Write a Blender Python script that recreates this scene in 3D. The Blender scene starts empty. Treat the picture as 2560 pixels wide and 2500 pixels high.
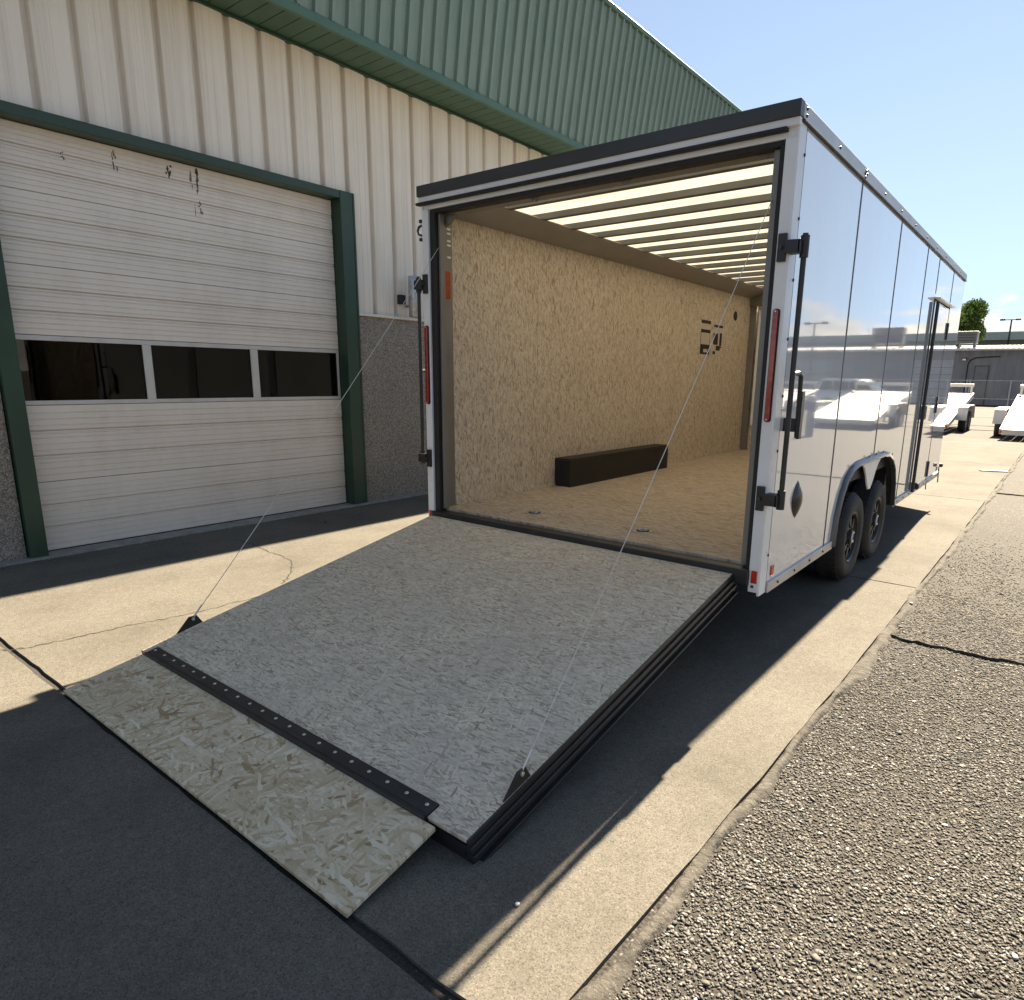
import bpy, bmesh, math, random
import numpy as np
from mathutils import Vector, Matrix, Euler
random.seed(7); rng = np.random.default_rng(7)
scene = bpy.context.scene
col = scene.collection
R = math.radians

# ------------------------------------------------------------------ camera
cam_d = bpy.data.cameras.new('camera')
cam = bpy.data.objects.new('camera', cam_d); col.objects.link(cam)
cam.location = (3.772, -3.479, 1.594)
cam.rotation_euler = (1.349, -0.015, 0.655)
cam_d.sensor_fit = 'HORIZONTAL'; cam_d.sensor_width = 36
cam_d.lens = 1670.424 / 2560 * 36
cam_d.shift_x = -(1364.302 - 1280) / 2560
cam_d.shift_y = (1318.906 - 1250) / 2560
cam_d.clip_end = 2000; cam_d.clip_start = 0.02
scene.camera = cam
# ------------------------------------------------------------------ light
SUN_EL, SUN_AZ = R(40.6), R(-1.6)
world = bpy.data.worlds.new('World'); scene.world = world; world.use_nodes = True
sun_dir = Vector((math.sin(SUN_AZ) * math.cos(SUN_EL), math.cos(SUN_AZ) * math.cos(SUN_EL), math.sin(SUN_EL)))
sun_l = bpy.data.lights.new('sun', 'SUN'); sun_l.energy = 4.6; sun_l.angle = R(0.55); sun_l.color = (1.0, 0.985, 0.955)
sun = bpy.data.objects.new('sun', sun_l); col.objects.link(sun); sun.location = (0, 30, 30)
sun.rotation_euler = sun_dir.to_track_quat('Z', 'Y').to_euler()
scene.view_settings.view_transform = 'Standard'; scene.view_settings.look = 'None'
scene.view_settings.gamma = 1; scene.view_settings.exposure = 2.36
scene.view_settings.use_white_balance = True; scene.view_settings.white_balance_temperature = 8900; scene.view_settings.white_balance_tint = 10
scene.render.engine = 'CYCLES'
scene.cycles.max_bounces = 7; scene.cycles.diffuse_bounces = 4; scene.cycles.glossy_bounces = 3; scene.cycles.transparent_max_bounces = 8
scene.cycles.caustics_reflective = False; scene.cycles.caustics_refractive = False

def build_world():
    nt = world.node_tree; N = nt.nodes; Lk = nt.links
    N.clear()
    out = N.new('ShaderNodeOutputWorld'); bg = N.new('ShaderNodeBackground'); bg.inputs[1].default_value = 0.05
    sky = N.new('ShaderNodeTexSky'); sky.sky_type = 'NISHITA'; sky.sun_disc = False
    sky.sun_elevation = SUN_EL; sky.sun_rotation = SUN_AZ; sky.altitude = 1400; sky.air_density = 1.0; sky.dust_density = 0.0; sky.ozone_density = 1.0
    tc = N.new('ShaderNodeTexCoord'); sep = N.new('ShaderNodeSeparateXYZ'); Lk.new(tc.outputs['Generated'], sep.inputs[0])
    cz = N.new('ShaderNodeMapRange'); cz.inputs[1].default_value = -.2; cz.inputs[2].default_value = 1; cz.inputs[3].default_value = .12; cz.inputs[4].default_value = 1
    Lk.new(sep.outputs[2], cz.inputs[0])   # take the horizon colour from a little higher up: clear dry air
    cv = N.new('ShaderNodeCombineXYZ'); Lk.new(sep.outputs[0], cv.inputs[0]); Lk.new(sep.outputs[1], cv.inputs[1]); Lk.new(cz.outputs[0], cv.inputs[2])
    nv = N.new('ShaderNodeVectorMath'); nv.operation = 'NORMALIZE'; Lk.new(cv.outputs[0], nv.inputs[0]); Lk.new(nv.outputs[0], sky.inputs[0])
    mp = N.new('ShaderNodeMapping'); mp.inputs['Scale'].default_value = (1, 1, 2.6); Lk.new(tc.outputs['Generated'], mp.inputs[0])
    nz = N.new('ShaderNodeTexNoise'); nz.inputs['Scale'].default_value = 8.5; nz.inputs['Detail'].default_value = 9; nz.inputs['Roughness'].default_value = .62
    Lk.new(mp.outputs[0], nz.inputs['Vector'])
    # low bank of cumulus all round the horizon
    band = N.new('ShaderNodeMapRange'); band.inputs[1].default_value = .0; band.inputs[2].default_value = .16; band.inputs[3].default_value = .27; band.inputs[4].default_value = -.26
    band.clamp = False
    Lk.new(sep.outputs[2], band.inputs[0])
    ad = N.new('ShaderNodeMath'); ad.operation = 'ADD'; Lk.new(nz.outputs['Fac'], ad.inputs[0]); Lk.new(band.outputs[0], ad.inputs[1])
    msk = N.new('ShaderNodeMapRange'); msk.interpolation_type = 'SMOOTHSTEP'; msk.inputs[1].default_value = .48; msk.inputs[2].default_value = .62; msk.inputs[4].default_value = .85
    Lk.new(ad.outputs[0], msk.inputs[0])
    n2 = N.new('ShaderNodeTexNoise'); n2.inputs['Scale'].default_value = 16; n2.inputs['Detail'].default_value = 6; Lk.new(mp.outputs[0], n2.inputs['Vector'])
    cr = N.new('ShaderNodeValToRGB'); cr.color_ramp.elements[0].position = .35; cr.color_ramp.elements[1].position = .65
    cr.color_ramp.elements[0].color = (3.6, 3.9, 4.3, 1); cr.color_ramp.elements[1].color = (5.6, 5.7, 5.8, 1)
    Lk.new(n2.outputs['Fac'], cr.inputs[0])
    mx = N.new('ShaderNodeMix'); mx.data_type = 'RGBA'; Lk.new(msk.outputs[0], mx.inputs[0]); Lk.new(sky.outputs[0], mx.inputs[6]); Lk.new(cr.outputs[0], mx.inputs[7])
    Lk.new(mx.outputs[2], bg.inputs[0]); Lk.new(bg.outputs[0], out.inputs[0])
build_world()

# ------------------------------------------------------------------ material helpers
class NT:
    def __init__(s, name):
        s.m = bpy.data.materials.new(name); s.m.use_nodes = True
        s.t = s.m.node_tree; s.t.nodes.clear()
        s.out = s.n('ShaderNodeOutputMaterial')
    def n(s, typ, **kw):
        nd = s.t.nodes.new(typ)
        for k, v in kw.items():
            if k.startswith('i_'):
                key = k[2:].replace('_', ' ')
                nd.inputs[int(key) if key.isdigit() else key].default_value = v
            else: setattr(nd, k, v)
        return nd
    def l(s, a, b): s.t.links.new(a, b)
    def math(s, op, a, b=None, c=None, clamp=False):
        nd = s.n('ShaderNodeMath', operation=op, use_clamp=clamp)
        for i, v in enumerate((a, b, c)):
            if v is None: continue
            if isinstance(v, (int, float)): nd.inputs[i].default_value = v
            else: s.l(v, nd.inputs[i])
        return nd.outputs[0]
    def mix(s, f, a, b, mode='MIX'):
        nd = s.n('ShaderNodeMix', data_type='RGBA', blend_type=mode)
        for i, v in ((0, f), (6, a), (7, b)):
            if isinstance(v, (int, float)): nd.inputs[i].default_value = v
            elif isinstance(v, tuple): nd.inputs[i].default_value = v if len(v) == 4 else v + (1,)
            else: s.l(v, nd.inputs[i])
        return nd.outputs[2]
    def ramp(s, f, stops, interp='LINEAR'):
        nd = s.n('ShaderNodeValToRGB'); cr = nd.color_ramp; cr.interpolation = interp
        while len(cr.elements) < len(stops): cr.elements.new(.5)
        for e, (p, c) in zip(cr.elements, stops):
            e.position = p; e.color = c if len(c) == 4 else tuple(c) + (1,)
        s.l(f, nd.inputs[0]); return nd.outputs[0]
    def pos(s): return s.n('ShaderNodeNewGeometry').outputs['Position']
    def map(s, vec, scale=(1, 1, 1), loc=(0, 0, 0), rot=(0, 0, 0)):
        nd = s.n('ShaderNodeMapping'); nd.inputs['Location'].default_value = loc; nd.inputs['Rotation'].default_value = rot; nd.inputs['Scale'].default_value = scale
        s.l(vec, nd.inputs[0]); return nd.outputs[0]
    def noise(s, vec, scale, detail=4, rough=.55):
        nd = s.n('ShaderNodeTexNoise', i_Scale=scale, i_Detail=detail, i_Roughness=rough); s.l(vec, nd.inputs['Vector']); return nd.outputs['Fac']
    def vor(s, vec, scale, feature='F1', out='Distance', rnd=1.0):
        nd = s.n('ShaderNodeTexVoronoi', feature=feature, i_Scale=scale, i_Randomness=rnd); s.l(vec, nd.inputs['Vector']); return nd.outputs[out]
    def bump(s, h, strength=.3, dist=.01, normal=None):
        nd = s.n('ShaderNodeBump', i_Strength=strength, i_Distance=dist); s.l(h, nd.inputs['Height'])
        if normal is not None: s.l(normal, nd.inputs['Normal'])
        return nd.outputs[0]
    def princ(s, base, rough=.5, metal=0., normal=None, spec=None, **kw):
        p = s.n('ShaderNodeBsdfPrincipled')
        for key, v in (('Base Color', base), ('Roughness', rough), ('Metallic', metal)):
            if isinstance(v, (int, float)): p.inputs[key].default_value = v
            elif isinstance(v, tuple): p.inputs[key].default_value = v if len(v) == 4 else v + (1,)
            else: s.l(v, p.inputs[key])
        if normal is not None: s.l(normal, p.inputs['Normal'])
        if spec is not None: p.inputs['Specular IOR Level'].default_value = spec
        for k, v in kw.items(): p.inputs[k.replace('_', ' ')].default_value = v
        s.l(p.outputs[0], s.out.inputs[0]); return p

def simple(name, c, rough=.5, metal=0., var=.12, vscale=6., bump=.0, bscale=60., spec=None, dirt=None):
    t = NT(name); p = t.pos()
    nz = t.noise(p, vscale, 5)
    lo = tuple(x * (1 - var) for x in c); hi = tuple(min(1, x * (1 + var)) for x in c)
    base = t.ramp(nz, [(.3, lo), (.7, hi)])
    if dirt:
        d = t.noise(t.map(p, scale=(1, 1, .35)), 9, 7, .65)
        f = t.ramp(d, [(.52, (0, 0, 0)), (.75, (1, 1, 1))])
        base = t.mix(t.math('MULTIPLY', f, dirt[0]), base, dirt[1])
    rg = t.math('ADD', t.math('MULTIPLY', t.noise(p, vscale * 3, 4), .16), rough - .08)
    nm = t.bump(t.noise(p, bscale, 4), .4, bump) if bump else None
    t.princ(base, rg, metal, nm, spec)
    return t.m

M = {}
M['black_steel'] = simple('black_steel', (.018, .018, .020), .42, 0, .3, 8, .0008, 300)
M['black_rubber'] = simple('black_rubber', (.012, .012, .013), .6, 0, .3, 10)
M['dark_steel'] = simple('dark_steel', (.03, .03, .033), .55, .2, .3, 5)
M['charcoal'] = simple('charcoal_band', (.035, .038, .04), .4, 0, .15, 3)
M['white_trim'] = simple('white_trim', (.78, .79, .80), .3, 0, .04, 3, dirt=(.12, (.4, .38, .34)))
M['alu'] = simple('aluminium', (.62, .63, .63), .34, .9, .12, 4, .0006, 120)
M['alu_dull'] = simple('aluminium_dull', (.50, .50, .49), .45, .6, .15, 3, dirt=(.3, (.28, .25, .2)))
M['galv'] = simple('galvanised', (.5, .5, .5), .45, .85, .25, 25)
M['screw'] = simple('screw', (.6, .6, .58), .35, .8, .1)
M['screw_dark'] = simple('screw_dark', (.05, .05, .055), .4, .3, .1)
M['grey_vinyl'] = simple('grey_vinyl', (.33, .31, .29), .5, 0, .08, 2)
M['grey_post'] = simple('grey_post', (.22, .215, .20), .45, .3, .12, 3)
M['bow'] = simple('bow_steel', (.13, .14, .14), .5, .3, .2, 3)
M['tyre'] = simple('tyre', (.022, .022, .023), .75, 0, .25, 12, .001, 150)
M['rim'] = simple('rim_black', (.010, .010, .011), .45, 0., .2, 5)
M['logo_white'] = simple('logo_white', (.75, .75, .75), .4, 0, .03)
M['orange'] = simple('orange_marker', (.36, .06, .015), .4, 0, .2, 25)
M['red_mark'] = simple('red_reflector', (.55, .03, .02), .25, 0, .12, 40)
M['beige_door'] = None
M['mansard_trim'] = simple('green_trim', (.05, .125, .088), .45, 0, .12, 4, dirt=(.25, (.11, .15, .13)))
M['frame_green'] = simple('frame_green', (.014, .048, .029), .45, 0, .2, 3, .0005, 90, dirt=(.2, (.05, .06, .05)))
M['pvc'] = simple('aluminium_sash', (.56, .55, .53), .45, .25, .08, 5, dirt=(.3, (.3, .28, .25)))
M['tar'] = None
M['cable'] = simple('cable', (.62, .60, .56), .5, .2, .1)
M['bg_wall'] = None
M['white_metal'] = simple('white_metal', (.52, .52, .51), .35, 0, .08, 1, dirt=(.2, (.45, .43, .4)))
M['deck_alu'] = simple('deck_aluminium', (.40, .40, .395), .42, .3, .08, 1)
M['flare'] = simple('flare_alu', (.10, .10, .105), .3, .5, .15, 5)
M['rail_pale'] = simple('pale_rail', (.52, .53, .53), .4, .15, .1, 4)
M['wood'] = simple('weathered_wood', (.42, .37, .29), .8, 0, .2, 9)

def mat_red_lens():
    t = NT('red_lens'); p = t.pos()
    w = t.noise(t.map(p, scale=(1, 1, 1)), 60, 2)
    c = t.ramp(w, [(.3, (.22, .012, .01)), (.7, (.40, .028, .02))])
    t.princ(c, .12, 0, t.bump(t.vor(p, 160), .4, .001), Coat_Weight=.6, Coat_Roughness=.05)
    return t.m
M['red_lens'] = mat_red_lens()

def mat_side_paint():
    t = NT('gloss_white_paint'); p = t.pos()
    a = t.noise(t.map(p, scale=(1, .9, .45)), 1.7, 2, .4)
    b = t.noise(p, 240, 2)
    h = t.math('ADD', t.math('MULTIPLY', a, 1.0), t.math('MULTIPLY', b, .004))
    nm = t.bump(h, .10, .028)
    base = t.ramp(t.noise(t.map(p, scale=(1, 1, .4)), 3.0, 6), [(.3, (.70, .715, .74)), (.7, (.76, .77, .785))])
    t.princ(base, .05, 0, nm, .9, Coat_Weight=1.0, Coat_Roughness=.015, Coat_IOR=1.7)
    return t.m
M['paint'] = mat_side_paint()

def mat_osb(name, ax, long_, wid, cols, spread=1.0, grey=None, rough=.75, nl=5, fleck=.6):
    """ax: pair of position axes (along the strands, across)."""
    t = NT(name); sp = t.n('ShaderNodeSeparateXYZ'); t.l(t.pos(), sp.inputs[0])
    cb = t.n('ShaderNodeCombineXYZ'); t.l(sp.outputs[ax[0]], cb.inputs[0]); t.l(sp.outputs[ax[1]], cb.inputs[1])
    v = cb.outputs[0]
    dn = t.n('ShaderNodeTexNoise', i_Scale=22., i_Detail=2.); t.l(v, dn.inputs['Vector'])
    sub = t.n('ShaderNodeVectorMath', operation='SUBTRACT'); t.l(dn.outputs['Color'], sub.inputs[0]); sub.inputs[1].default_value = (.5, .5, .5)
    sca = t.n('ShaderNodeVectorMath', operation='SCALE'); t.l(sub.outputs[0], sca.inputs[0]); sca.inputs['Scale'].default_value = wid * .9
    addv = t.n('ShaderNodeVectorMath', operation='ADD'); t.l(v, addv.inputs[0]); t.l(sca.outputs[0], addv.inputs[1])
    v = addv.outputs[0]
    angs = [-38, -14, 6, 27, 74, -62][:nl]
    pri = None; tone = None; hts = None
    for i, a in enumerate(angs):
        vm = t.map(v, rot=(0, 0, R(a * spread)), loc=(3.1 * i, 1.7 * i, 0))
        k = (1.0, .8, 1.2, .7, .9, 1.1)[i]
        vs = t.map(vm, scale=(1 / (long_ * k), 1 / (wid * k), 1))
        vo = t.n('ShaderNodeTexVoronoi', voronoi_dimensions='2D', feature='F1', i_Scale=1.0); t.l(vs, vo.inputs['Vector'])
        sc = t.n('ShaderNodeSeparateColor'); t.l(vo.outputs['Color'], sc.inputs[0])
        if pri is None: pri, tone = sc.outputs[0], sc.outputs[1]
        else:
            f = t.math('GREATER_THAN', sc.outputs[0], pri)
            nd = t.n('ShaderNodeMix', data_type='FLOAT'); t.l(f, nd.inputs[0]); t.l(tone, nd.inputs[2]); t.l(sc.outputs[1], nd.inputs[3]); tone = nd.outputs[0]
            pri = t.math('MAXIMUM', pri, sc.outputs[0])
    c = t.ramp(tone, cols)
    grain = t.noise(t.map(v, scale=(1 / long_ * .7, 1 / wid * 2.2, 1)), 2.2, 4, .6)
    c = t.mix(.5, c, t.ramp(grain, [(.28, (.66, .62, .56)), (.55, (1, 1, 1))]), 'MULTIPLY')
    # dark resin flecks
    fl = t.noise(t.map(v, scale=(1 / long_ * .5, 1 / wid * .8, 1)), 1.9, 3, .5)
    c = t.mix(t.ramp(fl, [(.64, (0, 0, 0)), (.72, (.7, .7, .7))]), c, tuple(x * .45 for x in cols[1][1]))
    for ang, thr in ((13, .650), (-18, .655), (34, .685)):
        f2 = t.noise(t.map(v, rot=(0, 0, R(ang)), scale=(1 / long_ * .45, 1 / wid * .55, 1), loc=(ang, 0, 0)), 1.5, 2, .5)
        c = t.mix(t.ramp(f2, [(thr - .03 * fleck, (0, 0, 0)), (thr + .03, (min(1, fleck * .85),) * 3)]), c, tuple(x * .52 for x in cols[1][1]))
    big = t.noise(v, 1.3, 5, .6)
    c = t.mix(.35, c, t.ramp(big, [(.3, (.80, .78, .76)), (.7, (1, 1, 1))]), 'MULTIPLY')
    if grey:
        c = t.mix(t.ramp(t.noise(v, 3.1, 6, .65), [(.35, (0, 0, 0)), (.7, (grey[0],) * 3)]), c, grey[1])
    h = t.math('ADD', t.math('MULTIPLY', pri, .6), t.math('MULTIPLY', grain, .4))
    t.princ(c, rough, 0, t.bump(h, .35, .0012), .3)
    return t.m
wc = [(.0, (.34, .265, .19)), (.10, (.48, .40, .315)), (.5, (.61, .535, .44)), (.8, (.66, .59, .50)), (1., (.70, .64, .555))]
gc = [(.0, (.33, .265, .195)), (.12, (.52, .455, .375)), (.5, (.665, .61, .53)), (.8, (.73, .68, .605)), (1., (.79, .75, .685))]
fc = [(.0, (.27, .17, .085)), (.10, (.47, .37, .25)), (.35, (.60, .52, .40)), (.75, (.69, .63, .525)), (1., (.80, .77, .70))]
gc = [(p, (min(r * 1.03, .82), g * .985, b * .90)) for p, (r, g, b) in gc]
fc = [(p, (r, g * .945, b * .84)) for p, (r, g, b) in fc]
M['osb_wall'] = mat_osb('osb_wall', (2, 1), .060, .012, wc, .7, fleck=.95)
M['osb_floor'] = mat_osb('osb_floor', (0, 1), .085, .014, [(p, tuple(x * f for x, f in zip(c, (.80, .76, .72)))) for p, c in wc], .5, (.4, (.42, .365, .295)), fleck=1.1)
M['osb_ramp'] = mat_osb('osb_ramp', (0, 1), .055, .0095, gc, .9, (.55, (.50, .445, .38)), fleck=1.15)
M['osb_flap'] = mat_osb('osb_flap', (0, 1), .085, .0150, fc, 1.15, (.5, (.54, .42, .29)), nl=6, fleck=.45)
M['osb_edge'] = simple('osb_edge', (.42, .34, .24), .85, 0, .25, 60)
M['osb_nose'] = mat_osb('osb_nose', (2, 0), .085, .016, wc, .7)

def mat_roof():
    t = NT('translucent_roof_skin'); p = t.pos()
    c = t.ramp(t.noise(t.map(p, scale=(.35, 2.2, 1)), 5, 8, .7), [(.3, (.44, .405, .345)), (.52, (.62, .585, .515)), (.72, (.71, .68, .61))])
    tr = t.n('ShaderNodeBsdfTranslucent'); t.l(c, tr.inputs[0])
    df = t.n('ShaderNodeBsdfDiffuse'); df.inputs[0].default_value = (.75, .74, .70, 1)
    mx = t.n('ShaderNodeMixShader'); mx.inputs[0].default_value = .40; t.l(df.outputs[0], mx.inputs[1]); t.l(tr.outputs[0], mx.inputs[2])
    t.l(mx.outputs[0], t.out.inputs[0]); return t.m
M['roof_skin'] = mat_roof()

def mat_concrete():
    t = NT('concrete'); p = t.pos()
    a = t.noise(p, 1.1, 7, .62); b = t.noise(p, 26, 5, .7); c = t.vor(p, 250, 'F1', 'Color')
    sc = t.n('ShaderNodeSeparateColor'); t.l(c, sc.inputs[0])
    base = t.ramp(a, [(.25, (.104, .097, .085)), (.5, (.142, .133, .117)), (.75, (.166, .156, .139))])
    base = t.mix(.5, base, t.ramp(b, [(.3, (.66, .64, .62)), (.65, (1, 1, 1))]), 'MULTIPLY')
    base = t.mix(.65, base, t.ramp(sc.outputs[0], [(.0, (.35, .33, .32)), (.3, (.86, .85, .84)), (.8, (1.02, 1.02, 1.02)), (1., (1.5, 1.46, 1.38))]), 'MULTIPLY')
    st = t.noise(t.map(p, scale=(1, .35, 1)), 2.2, 6, .7)
    base = t.mix(t.ramp(st, [(.52, (0, 0, 0)), (.72, (.6, .6, .6))]), base, (.088, .082, .074))
    h = t.math('ADD', b, t.math('MULTIPLY', sc.outputs[0], .35))
    t.princ(base, .92, 0, t.bump(h, .45, .0025), .1)
    return t.m
M['concrete'] = mat_concrete()
M['curb_concrete'] = simple('footing_concrete', (.24, .23, .21), .9, 0, .25, 12, .003, 60)

def mat_asphalt():
    t = NT('chip_seal_asphalt'); p = t.pos()
    cl = t.vor(p, 75, 'F1', 'Color'); ds = t.vor(p, 75, 'F1', 'Distance')
    sc = t.n('ShaderNodeSeparateColor'); t.l(cl, sc.inputs[0])
    stone = t.ramp(sc.outputs[0], [(0, (.028, .027, .025)), (.5, (.056, .053, .049)), (.85, (.090, .085, .077)), (1, (.21, .20, .183))])
    base = t.mix(t.ramp(ds, [(.35, (0, 0, 0)), (.62, (1, 1, 1))]), stone, (.055, .05, .045))
    base = t.mix(.6, base, t.ramp(t.noise(p, .35, 6, .6), [(.3, (.72, .72, .73)), (.7, (1.08, 1.06, 1.03))]), 'MULTIPLY')
    base = t.mix(.4, base, t.ramp(t.noise(p, 2.6, 6, .65), [(.3, (.72, .72, .73)), (.7, (1.08, 1.06, 1.03))]), 'MULTIPLY')
    h = t.math('SUBTRACT', 1.0, ds)
    t.princ(base, .8, 0, t.bump(h, .8, .006), .1)
    return t.m
M['asphalt'] = mat_asphalt()

def mat_stones():
    t = NT('aggregate_stone'); p = t.pos()
    g = t.n('ShaderNodeNewGeometry')
    c = t.ramp(g.outputs['Random Per Island'], [(0, (.062, .059, .054)), (.4, (.108, .103, .095)), (.75, (.148, .141, .130)), (.94, (.21, .20, .185)), (1, (.42, .405, .38))])
    c = t.mix(.4, c, t.ramp(t.noise(p, 200, 3), [(.3, (.7, .7, .7)), (.7, (1.1, 1.1, 1.1))]), 'MULTIPLY')
    c = t.mix(.55, c, t.ramp(t.noise(p, 1.6, 6, .65), [(.3, (.62, .61, .60)), (.7, (1.15, 1.14, 1.12))]), 'MULTIPLY')
    t.princ(c, .75, 0, None, .2); return t.m
M['stones'] = mat_stones()

def mat_tar():
    t = NT('crack_sealant'); p = t.pos()
    c = t.ramp(t.noise(p, 14, 6, .6), [(.3, (.045, .041, .037)), (.7, (.105, .096, .084))])
    c = t.mix(t.ramp(t.noise(p, 120, 3), [(.62, (0, 0, 0)), (.7, (.6, .6, .6))]), c, (.26, .24, .2))
    t.princ(c, .9, 0, t.bump(t.noise(p, 38, 6), .9, .012), .2); return t.m
M['tar'] = mat_tar()
M['joint_dirt'] = simple('joint_dirt', (.035, .031, .027), .95, 0, .5, 90, .006, 140)
M['rust'] = simple('worn_bare_metal', (.06, .05, .042), .8, 0, .5, 40)
M['crack'] = simple('crack_dark', (.028, .025, .021), .95, 0, .3, 60)

def mat_aggregate_wall():
    t = NT('exposed_aggregate_wall'); p = t.pos()
    cl = t.vor(p, 95, 'F1', 'Color'); ds = t.vor(p, 95, 'F1', 'Distance')
    sc = t.n('ShaderNodeSeparateColor'); t.l(cl, sc.inputs[0])
    c = t.ramp(sc.outputs[0], [(0, (.10, .085, .073)), (.35, (.25, .22, .19)), (.7, (.42, .385, .34)), (1, (.64, .60, .54))])
    c = t.mix(t.ramp(ds, [(.4, (0, 0, 0)), (.65, (.8, .8, .8))]), c, (.19, .17, .15))
    c = t.mix(.5, c, t.ramp(t.noise(p, 1.2, 5), [(.3, (.75, .75, .75)), (.7, (1.05, 1.05, 1.05))]), 'MULTIPLY')
    t.princ(c, .8, 0, t.bump(t.math('SUBTRACT', 1.0, ds), .8, .005), .35); return t.m
M['aggregate'] = mat_aggregate_wall()

def mat_beige(name, c0, streak, sc1=(9, 26, .5), sc2=(30, 60, 8)):
    t = NT(name); p = t.pos()
    base = t.ramp(t.noise(p, 1.5, 5), [(.3, tuple(x * .93 for x in c0)), (.7, c0)])
    s1 = t.noise(t.map(p, scale=sc1), 1.0, 7, .7)
    base = t.mix(t.ramp(s1, [(.45, (0, 0, 0)), (.78, (streak,) * 3)]), base, (.34, .27, .20))
    s2 = t.noise(t.map(p, scale=sc2), 1.0, 5, .7)
    base = t.mix(t.ramp(s2, [(.6, (0, 0, 0)), (.85, (.35,) * 3)]), base, (.36, .33, .29))
    t.princ(base, .48, 0, t.bump(t.noise(p, 9, 3), .15, .004), .4); return t.m
M['beige_wall'] = mat_beige('beige_wall_panel', (.80, .735, .65), .38)
M['beige_door'] = mat_beige('beige_door_panel', (.76, .69, .62), .22, (1, 3.0, 1.2), (8, 9, 14))
M['beige_groove'] = M['beige_wall']

def mat_mansard():
    t = NT('green_mansard'); p = t.pos()
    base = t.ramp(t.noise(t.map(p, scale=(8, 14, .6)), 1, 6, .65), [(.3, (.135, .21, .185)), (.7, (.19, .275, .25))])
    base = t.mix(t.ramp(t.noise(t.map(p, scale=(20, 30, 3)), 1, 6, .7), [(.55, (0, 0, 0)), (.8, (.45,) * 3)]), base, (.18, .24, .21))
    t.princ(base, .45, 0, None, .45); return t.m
M['mansard'] = mat_mansard()
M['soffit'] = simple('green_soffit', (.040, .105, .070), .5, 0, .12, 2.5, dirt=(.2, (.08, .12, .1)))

def mat_glass():
    t = NT('dark_window_glass'); p = t.pos()
    fr = t.n('ShaderNodeFresnel', i_IOR=1.5)
    gl = t.n('ShaderNodeBsdfGlossy', i_Roughness=.02)
    t.l(t.bump(t.noise(p, 1.2, 2), .05, .02), gl.inputs['Normal'])
    tr = t.n('ShaderNodeBsdfTransparent'); tr.inputs[0].default_value = (.30, .29, .27, 1)
    mx = t.n('ShaderNodeMixShader'); t.l(fr.outputs[0], mx.inputs[0]); t.l(tr.outputs[0], mx.inputs[1]); t.l(gl.outputs[0], mx.inputs[2])
    t.l(mx.outputs[0], t.out.inputs[0]); return t.m
M['glass'] = mat_glass()
M['room'] = simple('room_dark', (.09, .08, .07), .9, 0, .3, 2)
M['car_paint'] = simple('car_silver', (.55, .57, .6), .18, .4, .03)
M['car_glass'] = simple('car_glass', (.02, .022, .025), .05, 0, .05)
M['lamp_lens'] = simple('lamp_lens', (.7, .7, .65), .2, 0, .05)

def mat_bgwall():
    t = NT('grey_corrugated_wall'); p = t.pos()
    sp = t.n('ShaderNodeSeparateXYZ'); t.l(p, sp.inputs[0])
    w = t.math('SINE', t.math('MULTIPLY', sp.outputs[0], 2 * math.pi / .3))
    c = t.ramp(t.noise(t.map(p, scale=(2, 1, .3)), 1.5, 5), [(.3, (.20, .205, .215)), (.7, (.255, .26, .27))])
    t.princ(c, .55, 0, t.bump(w, .5, .03), .3); return t.m
M['bg_wall'] = mat_bgwall()
def mat_leaf():
    t = NT('leaf'); g = t.n('ShaderNodeNewGeometry')
    c = t.ramp(g.outputs['Random Per Island'], [(0, (.025, .05, .014)), (.5, (.05, .09, .025)), (1, (.085, .13, .04))])
    tr = t.n('ShaderNodeBsdfTranslucent'); t.l(c, tr.inputs[0])
    df = t.n('ShaderNodeBsdfDiffuse'); t.l(c, df.inputs[0])
    mx = t.n('ShaderNodeMixShader'); mx.inputs[0].default_value = .4; t.l(df.outputs[0], mx.inputs[1]); t.l(tr.outputs[0], mx.inputs[2])
    t.l(mx.outputs[0], t.out.inputs[0]); return t.m
M['leaf'] = mat_leaf()
M['bark'] = simple('bark', (.09, .065, .045), .9, 0, .3, 6)

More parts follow.
